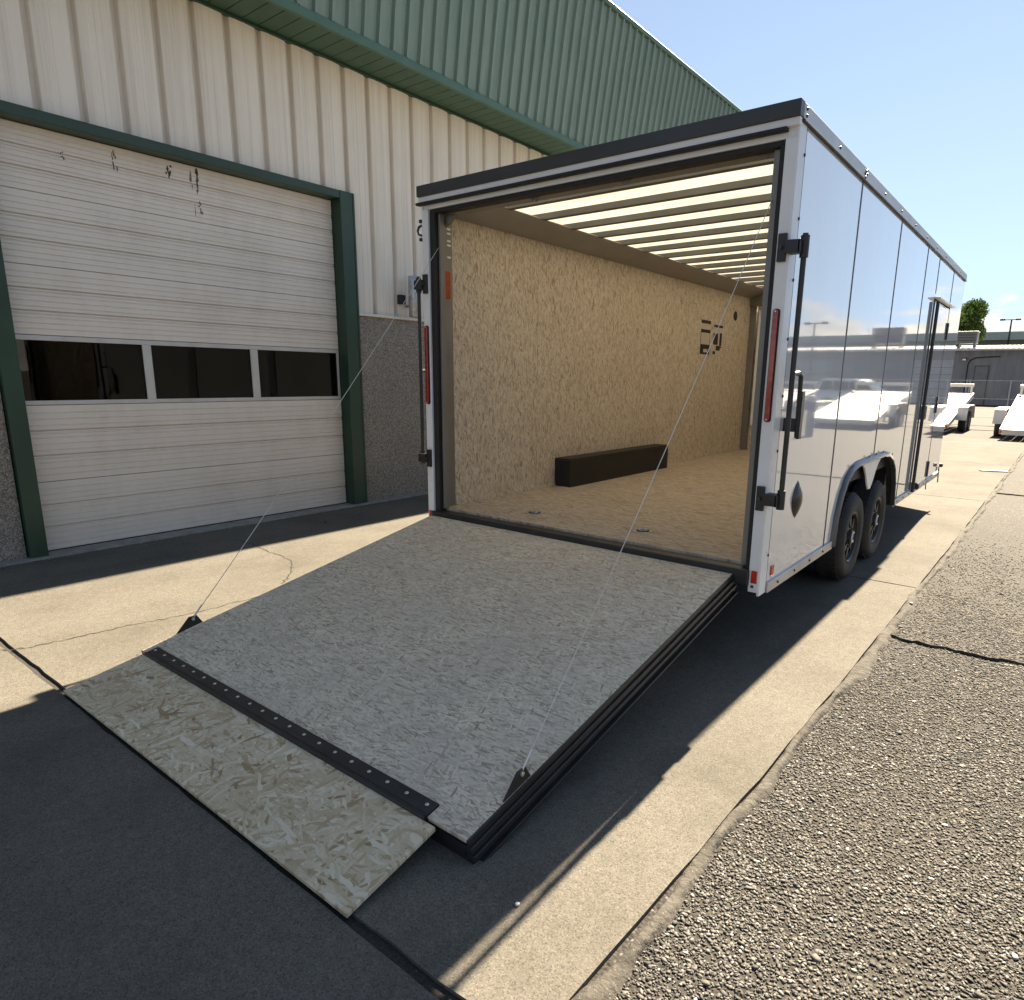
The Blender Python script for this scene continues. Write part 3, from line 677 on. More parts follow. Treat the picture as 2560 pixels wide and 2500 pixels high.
# ------------------------------------------------------------------ enclosed cargo trailer
W, L = 2.59, 6.30
ZT, ZR, ZB, ZF = 2.863, 2.793, .475, .60
def build_trailer():
    T = empty('cargo_trailer', (W / 2, 2.53, G), 'white enclosed cargo trailer with its rear ramp door lowered', 'trailer')
    bp = lambda name, mat, *a, bevel=0, parent=None: box(name, mat, parent or T, *a, bevel)
    # --- floor, chassis
    seams = [0, 1.219, 2.438, 3.657, 4.876, 6.12]
    for a, c in zip(seams[:-1], seams[1:]):
        a2, c2 = a + (.062 if a == 0 else .0015), c - .0015
        poly = [(.055, a2)]
        if a2 < 1.5 < c2: poly = [(.055, a2), (2.535, a2), (2.535, 1.5), (2.345, 1.5), (2.345, c2), (.245, c2), (.245, 1.5), (.055, 1.5)]
        elif a2 < 3.42 < c2: poly = [(.245, a2), (2.345, a2), (2.345, 3.42), (2.535, 3.42), (2.535, c2), (.055, c2), (.055, 3.42), (.245, 3.42)]
        else: poly = [(.055, a2), (2.535, a2), (2.535, c2), (.055, c2)]
        MB().prism(poly, 2, .582, ZF).build('floor_board', M['osb_floor'], T)
    bp('threshold', M['black_steel'], .045, 2.535, -.035, .060, .495, .586, bevel=.008)
    for x in (.42, 2.12): bp('chassis_rail', M['dark_steel'], x - .03, x + .03, .06, 6.2, .40, .52)
    for i in range(14): bp('cross_member', M['dark_steel'], .34, 2.25, .25 + i * .42, .29 + i * .42, .521, .581)
    bp('belly_liner', M['black_rubber'], .246, 2.344, .065, 6.25, .5225 + .055, .5815)
    # --- right-hand skin in sheets, the middle two cut for the wheel arch
    arch = [(1.40, ZB), (1.43, .66), (1.50, .80), (1.60, .905), (1.74, .965), (1.90, .985), (2.48, .988), (2.80, .985), (3.00, .965), (3.16, .915), (3.30, .82), (3.40, .68), (3.47, ZB)]
    def cut(y):
        for (a, z0), (c, z1) in zip(arch[:-1], arch[1:]):
            if a <= y <= c: return z0 + (z1 - z0) * (y - a) / (c - a)
    g = .0035
    for side, x0, x1 in (('r', W - .006, W), ('l', 0, .006)):
        ss = [.085, 1.205, 2.438, 3.657, 4.33, 5.34, L] if side == 'r' else [.085, 1.219, 2.438, 3.657, 4.876, L]
        for i, (a, c) in enumerate(zip(ss[:-1], ss[1:])):
            a_, c_ = a + g, c - g
            if i == 1: poly = [(a_, ZB), (1.40, ZB)] + [p for p in arch[1:] if p[0] < c_] + [(c_, cut(c_)), (c_, ZR), (a_, ZR)]
            elif i == 2: poly = [(a_, cut(a_))] + [p for p in arch[:-1] if p[0] > a_] + [(3.47, ZB), (c_, ZB), (c_, ZR), (a_, ZR)]
            elif side == 'r' and i == 4: poly = [(a_, 2.42), (c_, 2.42), (c_, ZR), (a_, ZR)]
            else: poly = [(a_, ZB), (c_, ZB), (c_, ZR), (a_, ZR)]
            MB().prism(poly, 0, x0, x1).build('side_sheet', M['paint'], T)
        xi = (W - .012, W - .0065) if side == 'r' else (.0065, .012)
        MB().prism([(.09, ZB + .005), (1.395, ZB + .005)] + [(p[0], p[1] + .008) for p in arch[1:-1]] + [(3.475, ZB + .005), (4.32, ZB + .005), (L - .01, ZB + .005), (L - .01, ZR), (.09, ZR)], 0, *xi).build('seam_backing', M['black_rubber'], T)
        s = 1 if side == 'r' else -1; xo = W if side == 'r' else 0
        X = lambda a: xo + s * a
        def sb(name, mat, a, c, y0, y1, z0, z1, bevel=0, parent=None):
            return bp(name, mat, min(X(a), X(c)), max(X(a), X(c)), y0, y1, z0, z1, bevel=bevel, parent=parent)
        for ys_ in ss[1:-1] + [.0835]:
            zlo = cut(ys_) or ZB
            if side == 'r' and ys_ in (4.33, 5.34): zlo = 2.42
            sb('seam_strip', M['seam'], .0004, .0032, ys_ - .0075, ys_ + .0075, zlo + .03 if zlo > .9 else zlo + .0225, ZR - .011)
        # roof rail, base rail with fasteners
        rail = sb('roof_rail', M['rail_pale'], -.01, .012, .0, L, ZR + .001, ZT, .004)
        lipr = sb('rail_lip', M['dark_steel'], .0, .016, .0, L, ZR - .010, ZR, .002, rail)
        sme = MB().lathe([(.0005, .007), (.006, .006), (.0085, .002), (.0085, 0)], (0, 0, 0), 0, 8).mesh('screw', M['screw_dark'], False)[0]
        def screw(par, y, z, off=.012):
            o = place('screw', sme, (X(off), y, z), par)
            if s < 0: o.scale = (-1, 1, 1)
        y = .62
        while y < L - .1: screw(rail, y, 2.822 if side == 'r' else 2.82); y += .565
        for z in (2.812, 2.842): screw(rail, .035, z)
        for y, z in ((1.20, 2.805), (1.225, 2.825), (1.20, 2.84), (1.225, 2.85)): screw(rail, y, z)
        for a, c in ((.09, 1.385), (3.485, L)):
            br = sb('base_rail', M['alu_dull'], .0005, .014, a, c, ZB - .035, ZB + .022, .003)
            y = a + .16
            while y < c: screw(br, y, ZB - .006, .014); y += .3
        # corner flange with its screws
        fl = sb('corner_flange', M['white_trim'], -.01, .004, -.018, .082, ZB - .03, ZR - .011, .002)
        for i in range(8): screw(fl, .074, .66 + i * .285, .004)
        # wheel arch flare
        n = len(arch); m = MB(); vs = []; fs = []
        cy, cz = 2.45, .55
        for j, (off, xx) in enumerate(((.040, .001), (.037, .010), (.012, .026), (-.006, .030), (-.012, .024), (-.010, -.010))):
            for (yy, zz) in arch:
                d = Vector((yy - cy, (zz - cz) * 1.6)); d.normalize() if d.length else None
                vs.append((X(xx), yy + d.x * off, zz + d.y * off if zz > ZB else zz - .02))
        for j in range(5):
            for i in range(n - 1): fs.append((j * n + i, j * n + i + 1, (j + 1) * n + i + 1, (j + 1) * n + i))
        fen = m.add(vs, fs).build('arch_flare', M['flare'], T, smooth=True)
        for y in (1.72, 2.2, 2.45, 2.7, 3.1): screw(fen, y, (cut(y) or .98) + .038, .016)
        gz = [(2.02, .975), (2.12, .968), (2.22, .93), (2.30, .865), (2.37, .785), (2.43, .735), (2.50, .735), (2.56, .785), (2.63, .865), (2.71, .93), (2.81, .968), (2.91, .975)]
        MB().prism(gz, 0, min(X(-.02), X(-.008)), max(X(-.02), X(-.008))).build('arch_gusset', M['white_trim'], T)
        # wheel well liner
        lin = MB(); q = [(1.38, .44)] + arch[1:-1] + [(3.49, .44)]; nn = len(q)
        lin.add([(X(-.013), a, c + .01) for a, c in q] + [(X(-.058), a, c + .01) for a, c in q], [(i, i + 1, nn + i + 1, nn + i) for i in range(nn - 1)])
        lin.build('wheel_well', M['black_rubber'], T)
        sb('well_back', M['black_rubber'], -.0595, -.0505, 1.36, 3.50, .845, 1.01)
        # interior OSB lining
        xw = (.060, .070) if side == 'l' else (2.52, 2.53)
        ws = [.20, 1.219, 2.438, 3.657, 4.876, 6.02]
        for a, c in zip(ws[:-1], ws[1:]):
            a2, c2, zl = a + .0015, c - .0015, ZF + .001
            if a2 < 1.5 < c2: poly = [(a2, zl), (1.498, zl), (1.498, .858), (c2, .858), (c2, 2.722), (a2, 2.722)]
            elif a2 < 3.42 < c2: poly = [(a2, .858), (3.422, .858), (3.422, zl), (c2, zl), (c2, 2.722), (a2, 2.722)]
            else: poly = [(a2, zl), (c2, zl), (c2, 2.722), (a2, 2.722)]
            MB().prism(poly, 0, xw[0], xw[1]).build('lining_board', M['osb_wall'], T)
        for ta, tb_ in ((.21, 1.495), (3.425, 6.0)): bp('base_trim', M['osb_wall'], *((.0705, .082) if side == 'l' else (2.508, 2.5195)), ta, tb_, ZF + .0005, ZF + .028)
        bx = (.071, .245) if side == 'l' else (2.345, 2.519)
        wb = bp('wheel_box', M['charcoal_box'], bx[0], bx[1], 1.50, 3.42, .848, .862, bevel=.004)
        fx = (.233, .245) if side == 'l' else (2.345, 2.357)
        bp('box_side', M['charcoal_box'], *fx, 1.50, 3.42, ZF + .001, .8475, parent=wb)
        for ya in (1.50, 3.408): bp('box_end', M['charcoal_box'], *((.071, .2325) if side == 'l' else (2.3575, 2.519)), ya, ya + .012, ZF + .001, .8475, parent=wb)
        # wheels
        for wy in (2.10, 2.96): build_wheel(T, X(-.012), wy, s)
        # coved corner between lining and ceiling
        pc = [(.071, 2.700), (.071, 2.722), (.12, 2.728), (.20, 2.752), (.27, 2.788), (.295, 2.806), (.30, 2.80), (.275, 2.778), (.205, 2.742), (.12, 2.716), (.078, 2.700)]
        pc = pc if side == 'l' else [(W - a, z) for a, z in pc]
        MB().add([(a, .16, z) for a, z in pc] + [(a, 6.05, z) for a, z in pc], [(i, (i + 1) % len(pc), len(pc) + (i + 1) % len(pc), len(pc) + i) for i in range(len(pc))]).build('ceiling_cove', M['grey_vinyl'], T, smooth=True)
        # --- rear corner post and its fittings (x measured inwards from the outer corner)
        I = lambda a: xo - s * a
        def ib(name, mat, a, c, y0, y1, z0, z1, bevel=0, parent=None):
            return bp(name, mat, min(I(a), I(c)), max(I(a), I(c)), y0, y1, z0, z1, bevel=bevel, parent=parent)
        post = ib('corner_post', M['white_trim'], -.0005, .060, -.020, .078, .462 if side == 'r' else .50, 2.716, .004)
        MB().lathe([(.001, -.004), (.008, -.004), (.008, 0)], (I(.035), -.020, .495), 1, 12).build('bolt', M['screw_dark'], post)
        ib('rubber_seal', M['black_rubber'], .061, .108 if side == 'l' else .088, -.006, .085, .56, 2.70, .006)
        ib('inner_post', M['grey_post'], .109 if side == 'l' else .089, .128, .03, .075, ZF + .001, 2.69, .003)
        ib('post_lining', M['grey_post'], .062, .070, .086, .199, ZF + .001, 2.69)
        if side == 'l':
            bp('orange_reflector', M['orange'], .0705, .0745, .12, .18, 2.14, 2.33, bevel=.002)
            for z in (2.42, 2.5, 2.53, 2.58, 2.61): bp('fixing_clip', M['alu'], .0705, .0735, .15, .185, z, z + .012)
        # tail light
        tl = MB(); zc0, zc1, hw = 1.40, 1.925, .0135; q = []
        for a in range(0, 181, 30): q.append((zc1 + hw * math.sin(R(a)), I(.030) + hw * math.cos(R(a))))
        for a in range(180, 361, 30): q.append((zc0 + hw * math.sin(R(a)), I(.030) + hw * math.cos(R(a))))
        base = MB().prism([(z + (.004 if z > 1.6 else -.004), I(.030) + (x - I(.030)) * 1.3) for z, x in q], 1, -.026, -.0205).build('tail_light', M['black_rubber'], T)
        MB().prism(q, 1, -.040, -.0265).build('lens', M['red_lens'], base, bevel=.003)
        for z in (zc0 - .003, zc1 + .003): MB().lathe([(.0005, -.002), (.004, -.002), (.004, 0)], (I(.030), -.0405, z), 1, 8).build('screw', M['screw'], base)
        ib('red_marker', M['red_mark'], .012, .044, -.027, -.0205, .515, .585, .002)
        sb('side_marker', M['red_mark'], .0005, .006, .15, .195, .525, .58, .002)
        # lock bar with brackets
        xb, yb = .070, .000
        lb = MB().tube([(X(xb), yb, .955), (X(xb), yb, 2.285)], .0135, 12).build('lock_bar', M['black_steel'], T, smooth=True)
        for zc in (.985, 2.225):
            m = MB()
            m.box(min(I(.008), I(.05)), max(I(.008), I(.05)), -.037, -.0205, zc - .065, zc + .065)
            m.box(min(I(.012), X(.064)), max(I(.012), X(.064)), -.052, -.0375, zc - .032, zc + .030)
            m.box(min(X(.052), X(.066)), max(X(.052), X(.066)), -.052, yb + .025, zc - .034, zc + .026)
            m.build('lock_bracket', M['black_steel'], lb, bevel=.003)
            MB().lathe([(.0005, -.006), (.009, -.005), (.009, .0)], (I(.03), -.0525, zc), 1, 10).build('bolt', M['screw_dark'], lb)
            MB().tube([(X(xb), yb, zc - .05), (X(xb), yb, zc + .05)], .021, 14).build('collar', M['black_steel'], lb, smooth=True)
            sb('bracket_foot', M['black_steel'], .0005, .052, yb - .022, yb + .022, zc - .03, zc + .03, .003, lb)
        m = MB(); m.tube([(X(xb), yb, 1.625), (X(xb + .004), yb + .08, 1.632), (X(xb + .004), yb + .125, 1.615), (X(xb + .002), yb + .150, 1.30)], .012, 8)
        m.box(min(X(xb + .006), X(xb + .022)), max(X(xb + .006), X(xb + .022)), yb + .125, yb + .165, 1.295, 1.54)
        m.box(min(X(.001), X(xb - .008)), max(X(.001), X(xb - .008)), yb + .138, yb + .156, 1.33, 1.40)
        m.build('lock_handle', M['black_steel'], lb, bevel=.0)
        if side == 'l':   # cable anchor hook high on the post
            m = MB(); m.tube([(X(.004), -.01, 2.62), (X(.03), -.02, 2.61), (X(.038), -.025, 2.585), (X(.03), -.02, 2.56), (X(.004), -.01, 2.55)], .009, 8)
            m.box(X(.022), X(.0), -.028, -.003, 2.635, 2.655); m.box(X(.022), X(.0), -.028, -.003, 2.515, 2.535)
            m.build('hold_back_hook', M['black_steel'], T)
        if side == 'r':
            # louvre vent: pointed bulge
            vs = []; fs = []; nA, nB = 15, 7
            for i in range(nA):
                t = i / (nA - 1); z = .80 + .225 * t; hwid = .088 * math.sin(math.pi * t) ** .8
                for j in range(nB):
                    u = -1 + 2 * j / (nB - 1)
                    vs.append((W + .001 + .030 * max(0, 1 - u * u) * math.sin(math.pi * t), .50 + hwid * u, z))
            for i in range(nA - 1):
                for j in range(nB - 1): fs.append((i * nB + j, i * nB + j + 1, (i + 1) * nB + j + 1, (i + 1) * nB + j))
            ve = MB().add(vs, fs).build('side_vent', M['vent'], T, smooth=True)
            # passenger door
            d0, d1, z0, z1 = 4.345, 5.325, ZB + .02, 2.385
            dr_ = bp('side_door', M['paint'], W - .004, W + .006, d0, d1, z0, z1, bevel=.003)
            for a, c, e, f in ((d0 - .016, d0 - .004, z0, z1 + .03), (d1 + .004, d1 + .012, z0, z1 + .03)): bp('door_jamb', M['seam'], W - .003, W + .0085, a, c, e, f, parent=dr_)
            bp('drip_cap', M['white_trim'], W + .0005, W + .055, d0 - .06, d1 + .06, 2.400, 2.415, bevel=.003, parent=dr_)
            MB().tube([(W + .03, d0 + .005, z0 - .02), (W + .03, d0 + .005, z1 - .01)], .016, 10).build('bar_lock', M['black_steel'], dr_, smooth=True)
            bp('latch', M['black_rubber'], W + .0065, W + .04, d0 + .06, d0 + .17, 1.22, 1.36, bevel=.01, parent=dr_)
            for z in (.62, 1.35, 2.15): bp('hinge', M['black_steel'], W + .0065, W + .022, d1 - .02, d1 + .03, z - .09, z + .09, bevel=.004, parent=dr_)
            MB().lathe([(.001, .045), (.03, .043), (.036, .03), (.036, 0)], (W + .014, d0 + .19, .515), 0, 16).build('door_bumper', M['black_rubber'], dr_)
            MB().lathe([(.001, .04), (.02, .038), (.024, .03), (.024, 0)], (W + .0145, L - .06, .58), 0, 14).build('clearance_lamp', M['black_rubber'], T)
            MB().tube([(W + .012, L - .05, .56), (W + .02, L - .05, .36)], .007, 6).build('hold_back_rod', M['black_steel'], T)
            MB().tube([(W + .01, d1 + .01, .50), (W + .018, d1 + .01, .38)], .006, 6).build('hold_back_rod', M['black_steel'], T)
    # --- rear header
    hd = bp('rear_header', M['white_trim'], .0, W, -.010, .078, 2.7165, 2.793 + .001, bevel=.003)
    bp('roof_band', M['charcoal'], -.012, W + .012, -.055, .0005, 2.7945, ZT + .002, bevel=.003, parent=hd)
    bp('band_return', M['white_trim'], -.010, W + .008, -.040, -.0105, 2.760, 2.794, bevel=.002, parent=hd)
    bp('drip_rail', M['black_rubber'], -.028, W - .05, -.052, -.0105, 2.742, 2.7595, bevel=.004, parent=hd)
    bp('rubber_seal', M['black_rubber'], .061, 2.529, -.002, .070, 2.690, 2.7155, bevel=.005)
    bp('header_channel', M['grey_post'], .11, 2.47, .071, .15, 2.690, 2.80)
    # torn shreds of lining left at the header
    for x0, n in ((2.36, 4), (1.56, 2), (.9, 2)):
        P = [(x0, 2.690)]; x = x0
        for j in range(n * 2): x += random.uniform(.012, .022); P.append((x, 2.690 - (random.uniform(.012, .035) if j % 2 == 0 else .004)))
        P.append((x + .02, 2.690)); MB().prism([(z, x) for x, z in P], 1, .071, .078).build('torn_lining', M['grey_post'], T)
    sp = [(.075, 2.64), (.10, 2.62), (.16, 2.64), (.19, 2.685), (.08, 2.688)]
    MB().prism([(z, x) for x, z in sp], 1, .09, .12).build('corner_gusset', M['grey_post'], T)
    # --- roof skin and bows
    m = MB(); nx = 12
    vs = []; xs_ = [W * i / nx for i in range(nx + 1)]
    for y in (.05, L): vs += [(x, y, 2.842 + .012 * math.sin(math.pi * i / nx)) for i, x in enumerate(xs_)]
    m.add(vs, [(i, i + 1, nx + 1 + i + 1, nx + 1 + i) for i in range(nx)]); m.build('roof_skin', M['roof_skin'], T, smooth=True)
    y = .19
    while y < 6.1: bp('roof_bow', M['bow'], .02, 2.57, y - .048, y + .006, 2.795, 2.838); y += .4064
    bp('front_header', M['grey_post'], .07, 2.52, 5.98, 6.06, 2.60, 2.80)
    # --- nose
    def slab(name, mat, p, q, th, z0, z1, bevel=0):
        d = Vector((q[0] - p[0], q[1] - p[1])).normalized(); nn = Vector((-d.y, d.x)) * th
        P = [(p[0], p[1]), (q[0], q[1]), (q[0] + nn.x, q[1] + nn.y), (p[0] + nn.x, p[1] + nn.y)]
        return MB().hexa([(a, b, z0) for a, b in P] + [(a, b, z1) for a, b in P]).build(name, mat, T, bevel)
    slab('nose_skin', M['paint'], (W + .0, L + .001), (W / 2, 7.0), .006, ZB, ZR); slab('nose_skin', M['paint'], (W / 2 - .001, 7.0), (0, L + .001), .006, ZB, ZR)
    MB().add([(0, L, 2.845), (W, L, 2.845), (W / 2, 7.0, 2.845)], [(0, 1, 2)]).build('nose_roof', M['white_trim'], T)
    MB().prism([(.02, L), (W - .02, L), (W / 2, 6.97)], 2, .52, .60).build('nose_floor', M['osb_floor'], T)
    bp('corner_trim', M['grey_post'], .071, .15, 6.02, 6.05, ZF + .001, 2.72)
    slab('nose_lining', M['osb_nose'], (.152, 6.10), (W / 2, 6.72), .01, ZF + .001, 2.80); slab('nose_lining', M['osb_nose'], (W / 2, 6.72), (W - .152, 6.10), .01, ZF + .001, 2.80)
    slab('nose_trim', M['white_trim'], (.17, 6.085), (.34, 6.185), .008, .95, 2.55); bp('corner_trim', M['grey_post'], 2.44, 2.519, 6.02, 6.05, ZF + .001, 2.72)
    # --- things on the left lining: two printed notices and a round vent
    n1 = bp('notice', M['notice'], .0705, .0715, 4.46, 4.74, 1.90, 2.31)
    for z0, z1 in ((1.90, 2.02), (2.16, 2.20), (2.27, 2.31)): bp('print_block', M['charcoal_box'], .0716, .0722, 4.462, 4.738, z0, z1, parent=n1)
    bp('print_block', M['notice'], .0723, .0727, 4.56, 4.68, 1.925, 1.965, parent=n1)
    for a in (4.462, 4.728): bp('print_border', M['charcoal_box'], .0716, .0721, a, a + .01, 2.02, 2.16, parent=n1)
    n2 = bp('notice', M['notice'], .0705, .0715, 4.83, 5.13, 1.90, 2.28)
    for a, c, z0, z1 in ((4.84, 5.12, 2.245, 2.275), (4.84, 4.98, 2.03, 2.17), (5.03, 5.10, 2.02, 2.18), (4.93, 5.06, 1.96, 2.02), (4.84, 4.92, 1.91, 1.95)):
        bp('print_block', M['charcoal_box'], .0716, .0722, a, c, z0, z1, parent=n2)
    bp('print_block', M['red_mark'], .0716, .0722, 5.06, 5.11, 1.995, 2.012, parent=n2)
    MB().lathe([(.001, .006), (.05, .006), (.062, .003), (.062, 0)], (.0705, 5.50, 2.43), 0, 24).build('wall_vent', M['charcoal_box'], T)
    # --- tie-down rings set in the floor
    for x in (.74, 1.66):
        td = bp('tie_down', M['galv'], x - .055, x + .055, .30, .41, ZF + .0005, ZF + .006, bevel=.002)
        MB().lathe([(.001, .002), (.036, .002), (.042, .0045), (.046, .0)], (x, .355, ZF + .0062), 2, 20).build('cup', M['dark_steel'], td)
        ring = [(x + .026 * math.cos(t), .355 + .026 * math.sin(t), ZF + .012) for t in [2 * math.pi * i / 16 for i in range(17)]]
        MB().tube(ring, .005, 6, False).build('ring', M['alu'], td, smooth=True)
    # --- ramp door
    def RP(x, t, h):   # t metres down the slope from the hinge, h above the deck face
        a = math.atan2(.555 - .142, 2.095); y0, z0 = -.040, .552
        return (x, y0 - t * math.cos(a) + h * -math.sin(a) * -1 * -1, z0 - t * math.sin(a) + h * math.cos(a))
    def rbox(name, mat, x0, x1, t0, t1, h0, h1, parent, bevel=0):
        p = [RP(x0, t1, h0), RP(x1, t1, h0), RP(x1, t0, h0), RP(x0, t0, h0), RP(x0, t1, h1), RP(x1, t1, h1), RP(x1, t0, h1), RP(x0, t0, h1)]
        return MB().hexa(p).build(name, mat, parent, bevel)
    LR = 2.135
    # deck of OSB with the notch for the flap hinge
    ramp = rbox('ramp_door', M['osb_ramp'], .050, 2.445, 0, LR - .062, -.018, 0, T, .0015)
    rbox('deck_corner', M['osb_ramp'], 2.262, 2.445, LR - .0617, LR, -.018, -.0003, ramp, .0015)
    rbox('deck_corner', M['osb_ramp'], .050, .105, LR - .0617, LR, -.018, -.0003, ramp, .0015)
    rbox('deck_underlay', M['black_steel'], .06, 2.43, .01, LR - .004, -.030, -.0185, ramp)
    for x0, x1, h0, h1 in ((2.4455, 2.452, -.030, -.003), (2.43, 2.462, -.058, -.031), (2.435, 2.472, -.075, -.060), (2.43, 2.462, -.100, -.077), (2.42, 2.480, -.110, -.1005)):
        rbox('frame_rail', M['black_steel'], x0, x1, .0, LR + .003, h0, h1, ramp, .002)
        rbox('frame_rail', M['black_steel'], 2.495 - x1, 2.495 - x0, .0, LR + .003, h0, h1, ramp, .002)
    for t in (.02, .55, 1.08, 1.60, 2.09): rbox('frame_rib', M['black_steel'], .08, 2.42, t, t + .04, -.095, -.0305, ramp)
    rbox('ramp_skin', M['white_trim'], .075, 2.425, .005, LR - .005, -.104, -.0955, ramp)
    rbox('end_channel', M['black_steel'], .066, 2.43, LR - .03, LR + .002, -.103, -.0305, ramp)
    # flap hinge strip with screws
    hs = rbox('flap_hinge', M['black_steel'], .107, 2.260, LR - .0605, LR - .004, -.012, .006, ramp, .002)
    a0, a1 = RP(.107, LR + .004, -.002), RP(2.26, LR + .004, -.002)
    MB().tube([a0, a1], .011, 8).build('hinge_knuckle', M['black_steel'], hs, smooth=True)
    sm = MB().lathe([(.0005, .003), (.006, .0025), (.0085, 0)], (0, 0, 0), 2, 8).mesh('screw', M['screw'], False)[0]
    for i in range(21): place('screw', sm, RP(.135 + i * .1045, LR - .036, .006), hs)
    # flap: from the hinge down to the slab
    y0, z0 = RP(0, LR + .010, -.004)[1:]; y1, z1 = -2.515, G + .020
    fd = Vector((0, y1 - y0, z1 - z0)).normalized(); up = Vector((0, -fd.z, fd.y)) * -1
    def F(x, t, h): return (x, y0 + fd.y * t + up.y * h, z0 + fd.z * t + up.z * h)
    FL = math.dist((y0, z0), (y1, z1))
    def fbox(name, mat, xa0, xb0, xa1, xb1, t0, t1, h0, h1, par, bevel=0):
        return MB().hexa([F(xa1, t1, h0), F(xb1, t1, h0), F(xb0, t0, h0), F(xa0, t0, h0), F(xa1, t1, h1), F(xb1, t1, h1), F(xb0, t0, h1), F(xa0, t0, h1)]).build(name, mat, par, bevel)
    flap = fbox('ramp_flap', M['osb_flap'], .085, 2.315, .085, 2.330, .004, FL, -.017, 0, ramp, .002)
    fbox('flap_edge', M['black_steel'], .085, 2.315, .085, 2.33, FL - .03, FL - .004, -.023, -.0175, flap)
    # cable anchors on the ramp edges, cables up to the posts
    for xs_, sgn in ((2.440, 1), (.052, -1)):
        tb = 1.85
        q = [RP(xs_, tb + .10, .0), RP(xs_, tb - .05, .0), RP(xs_, tb - .03, .055), RP(xs_, tb + .012, .062)]
        m = MB(); m.add([(x, y, z) for x, y, z in q] + [(x + sgn * .006, y, z) for x, y, z in q], [(3, 2, 1, 0), (4, 5, 6, 7), (0, 1, 5, 4), (1, 2, 6, 5), (2, 3, 7, 6), (3, 0, 4, 7)])
        ca = m.build('cable_anchor', M['black_steel'], ramp)
        e = RP(xs_ + sgn * .003, tb - .005, .044)
        MB().lathe([(.0005, -.012), (.009, -.011), (.009, .011), (.0005, .012)], e, 0, 10).build('bolt', M['screw'], ca)
        top = (2.472 if sgn > 0 else .112, .055, 2.50)
        pts = [Vector(e).lerp(Vector(top), t) + Vector((0, 0, -.035 * 4 * t * (1 - t))) for t in [i / 14 for i in range(15)]]
        MB().tube(pts, .0021, 6).build('lift_cable', M['cable'], T)
        MB().tube([pts[0].lerp(Vector(top), .004), pts[0].lerp(Vector(top), .03)], .0045, 6).build('cable_ferrule', M['alu'], ca)
    return T

def build_wheel(T, xf, wy, s):
    r = .350; zc = G + r - .004
    X = lambda a: xf + s * a
    def lat(prof, n=44): return MB().lathe([(q, s * t) for q, t in prof], (xf, wy, zc), 0, n)
    w = lat([(.205, -.012), (.215, -.002), (.235, .004), (.285, .008), (.315, .002), (.335, -.018), (.346, -.045), (.350, -.075), (.350, -.145), (.346, -.175), (.333, -.20), (.300, -.222), (.235, -.220), (.205, -.205)]).build('wheel', M['tyre'], T, smooth=True)
    # shoulder tread blocks
    m = MB()
    for i in range(44):
        a = 2 * math.pi * i / 44
        for t0, t1 in ((-.036, -.082), (-.138, -.184)):
            P = []
            for rr in (.338, .3535):
                for tt in (t0, t1):
                    for da in (-.05, .05): P.append((X(tt), wy + rr * math.cos(a + da), zc + rr * math.sin(a + da)))
            m.add(P, [(0, 1, 3, 2), (4, 5, 7, 6), (0, 1, 5, 4), (2, 3, 7, 6), (0, 2, 6, 4), (1, 3, 7, 5)])
    tr_ = m.build('tread', M['tyre'], w); tr_['kind'] = 'stuff'
    lat([(.200, -.21), (.200, -.03), (.206, -.008), (.200, -.004), (.186, -.014), (.180, -.045), (.165, -.060), (.12, -.048), (.082, -.030), (.062, -.028), (.058, -.006), (.001, -.004)]).build('rim', M['rim'], w, smooth=True)
    m = MB()
    for i in range(8):
        a = 2 * math.pi * i / 8; P = []
        for rr, xx in ((.085, -.022), (.182, -.030)):
            for da in (-.016 / rr * 1.3, .016 / rr * 1.3):
                for dx in (-.02, 0): P.append((X(xx + dx), wy + rr * math.cos(a + da), zc + rr * math.sin(a + da)))
        MB().add(P, [(0, 1, 3, 2), (4, 5, 7, 6), (0, 1, 5, 4), (2, 3, 7, 6), (0, 2, 6, 4), (1, 3, 7, 5)]).build('spoke', M['rim'], w, bevel=.003)
    lg = [(X(.001), wy + .034 * math.cos(t) * s, zc + .040 * math.sin(t)) for t in [R(50) + R(260) * i / 14 for i in range(15)]]
    MB().tube(lg, .0062, 6).build('hub_logo', M['logo_white'], w)
    for i in range(6):
        a = 2 * math.pi * (i + .5) / 6; MB().tube([(X(-.04), wy + .078 * math.cos(a), zc + .078 * math.sin(a)), (X(-.018), wy + .078 * math.cos(a), zc + .078 * math.sin(a))], .010, 6).build('lug_nut', M['rim'], w)
    MB().tube([(X(-.20), wy, zc), (X(-.6), wy, zc)], .035, 10).build('axle_stub', M['dark_steel'], w)

M['vent'] = simple('vent_plastic', (.014, .016, .016), .3, 0, .15)
M['seam'] = simple('seam_strip_grey', (.055, .06, .07), .4, .2, .1)
M['charcoal_box'] = simple('black_vinyl', (.011, .011, .011), .55, 0, .15, 6)
M['notice'] = simple('notice_paper', (.50, .46, .40), .6, 0, .06, 8)
trailer = build_trailer()

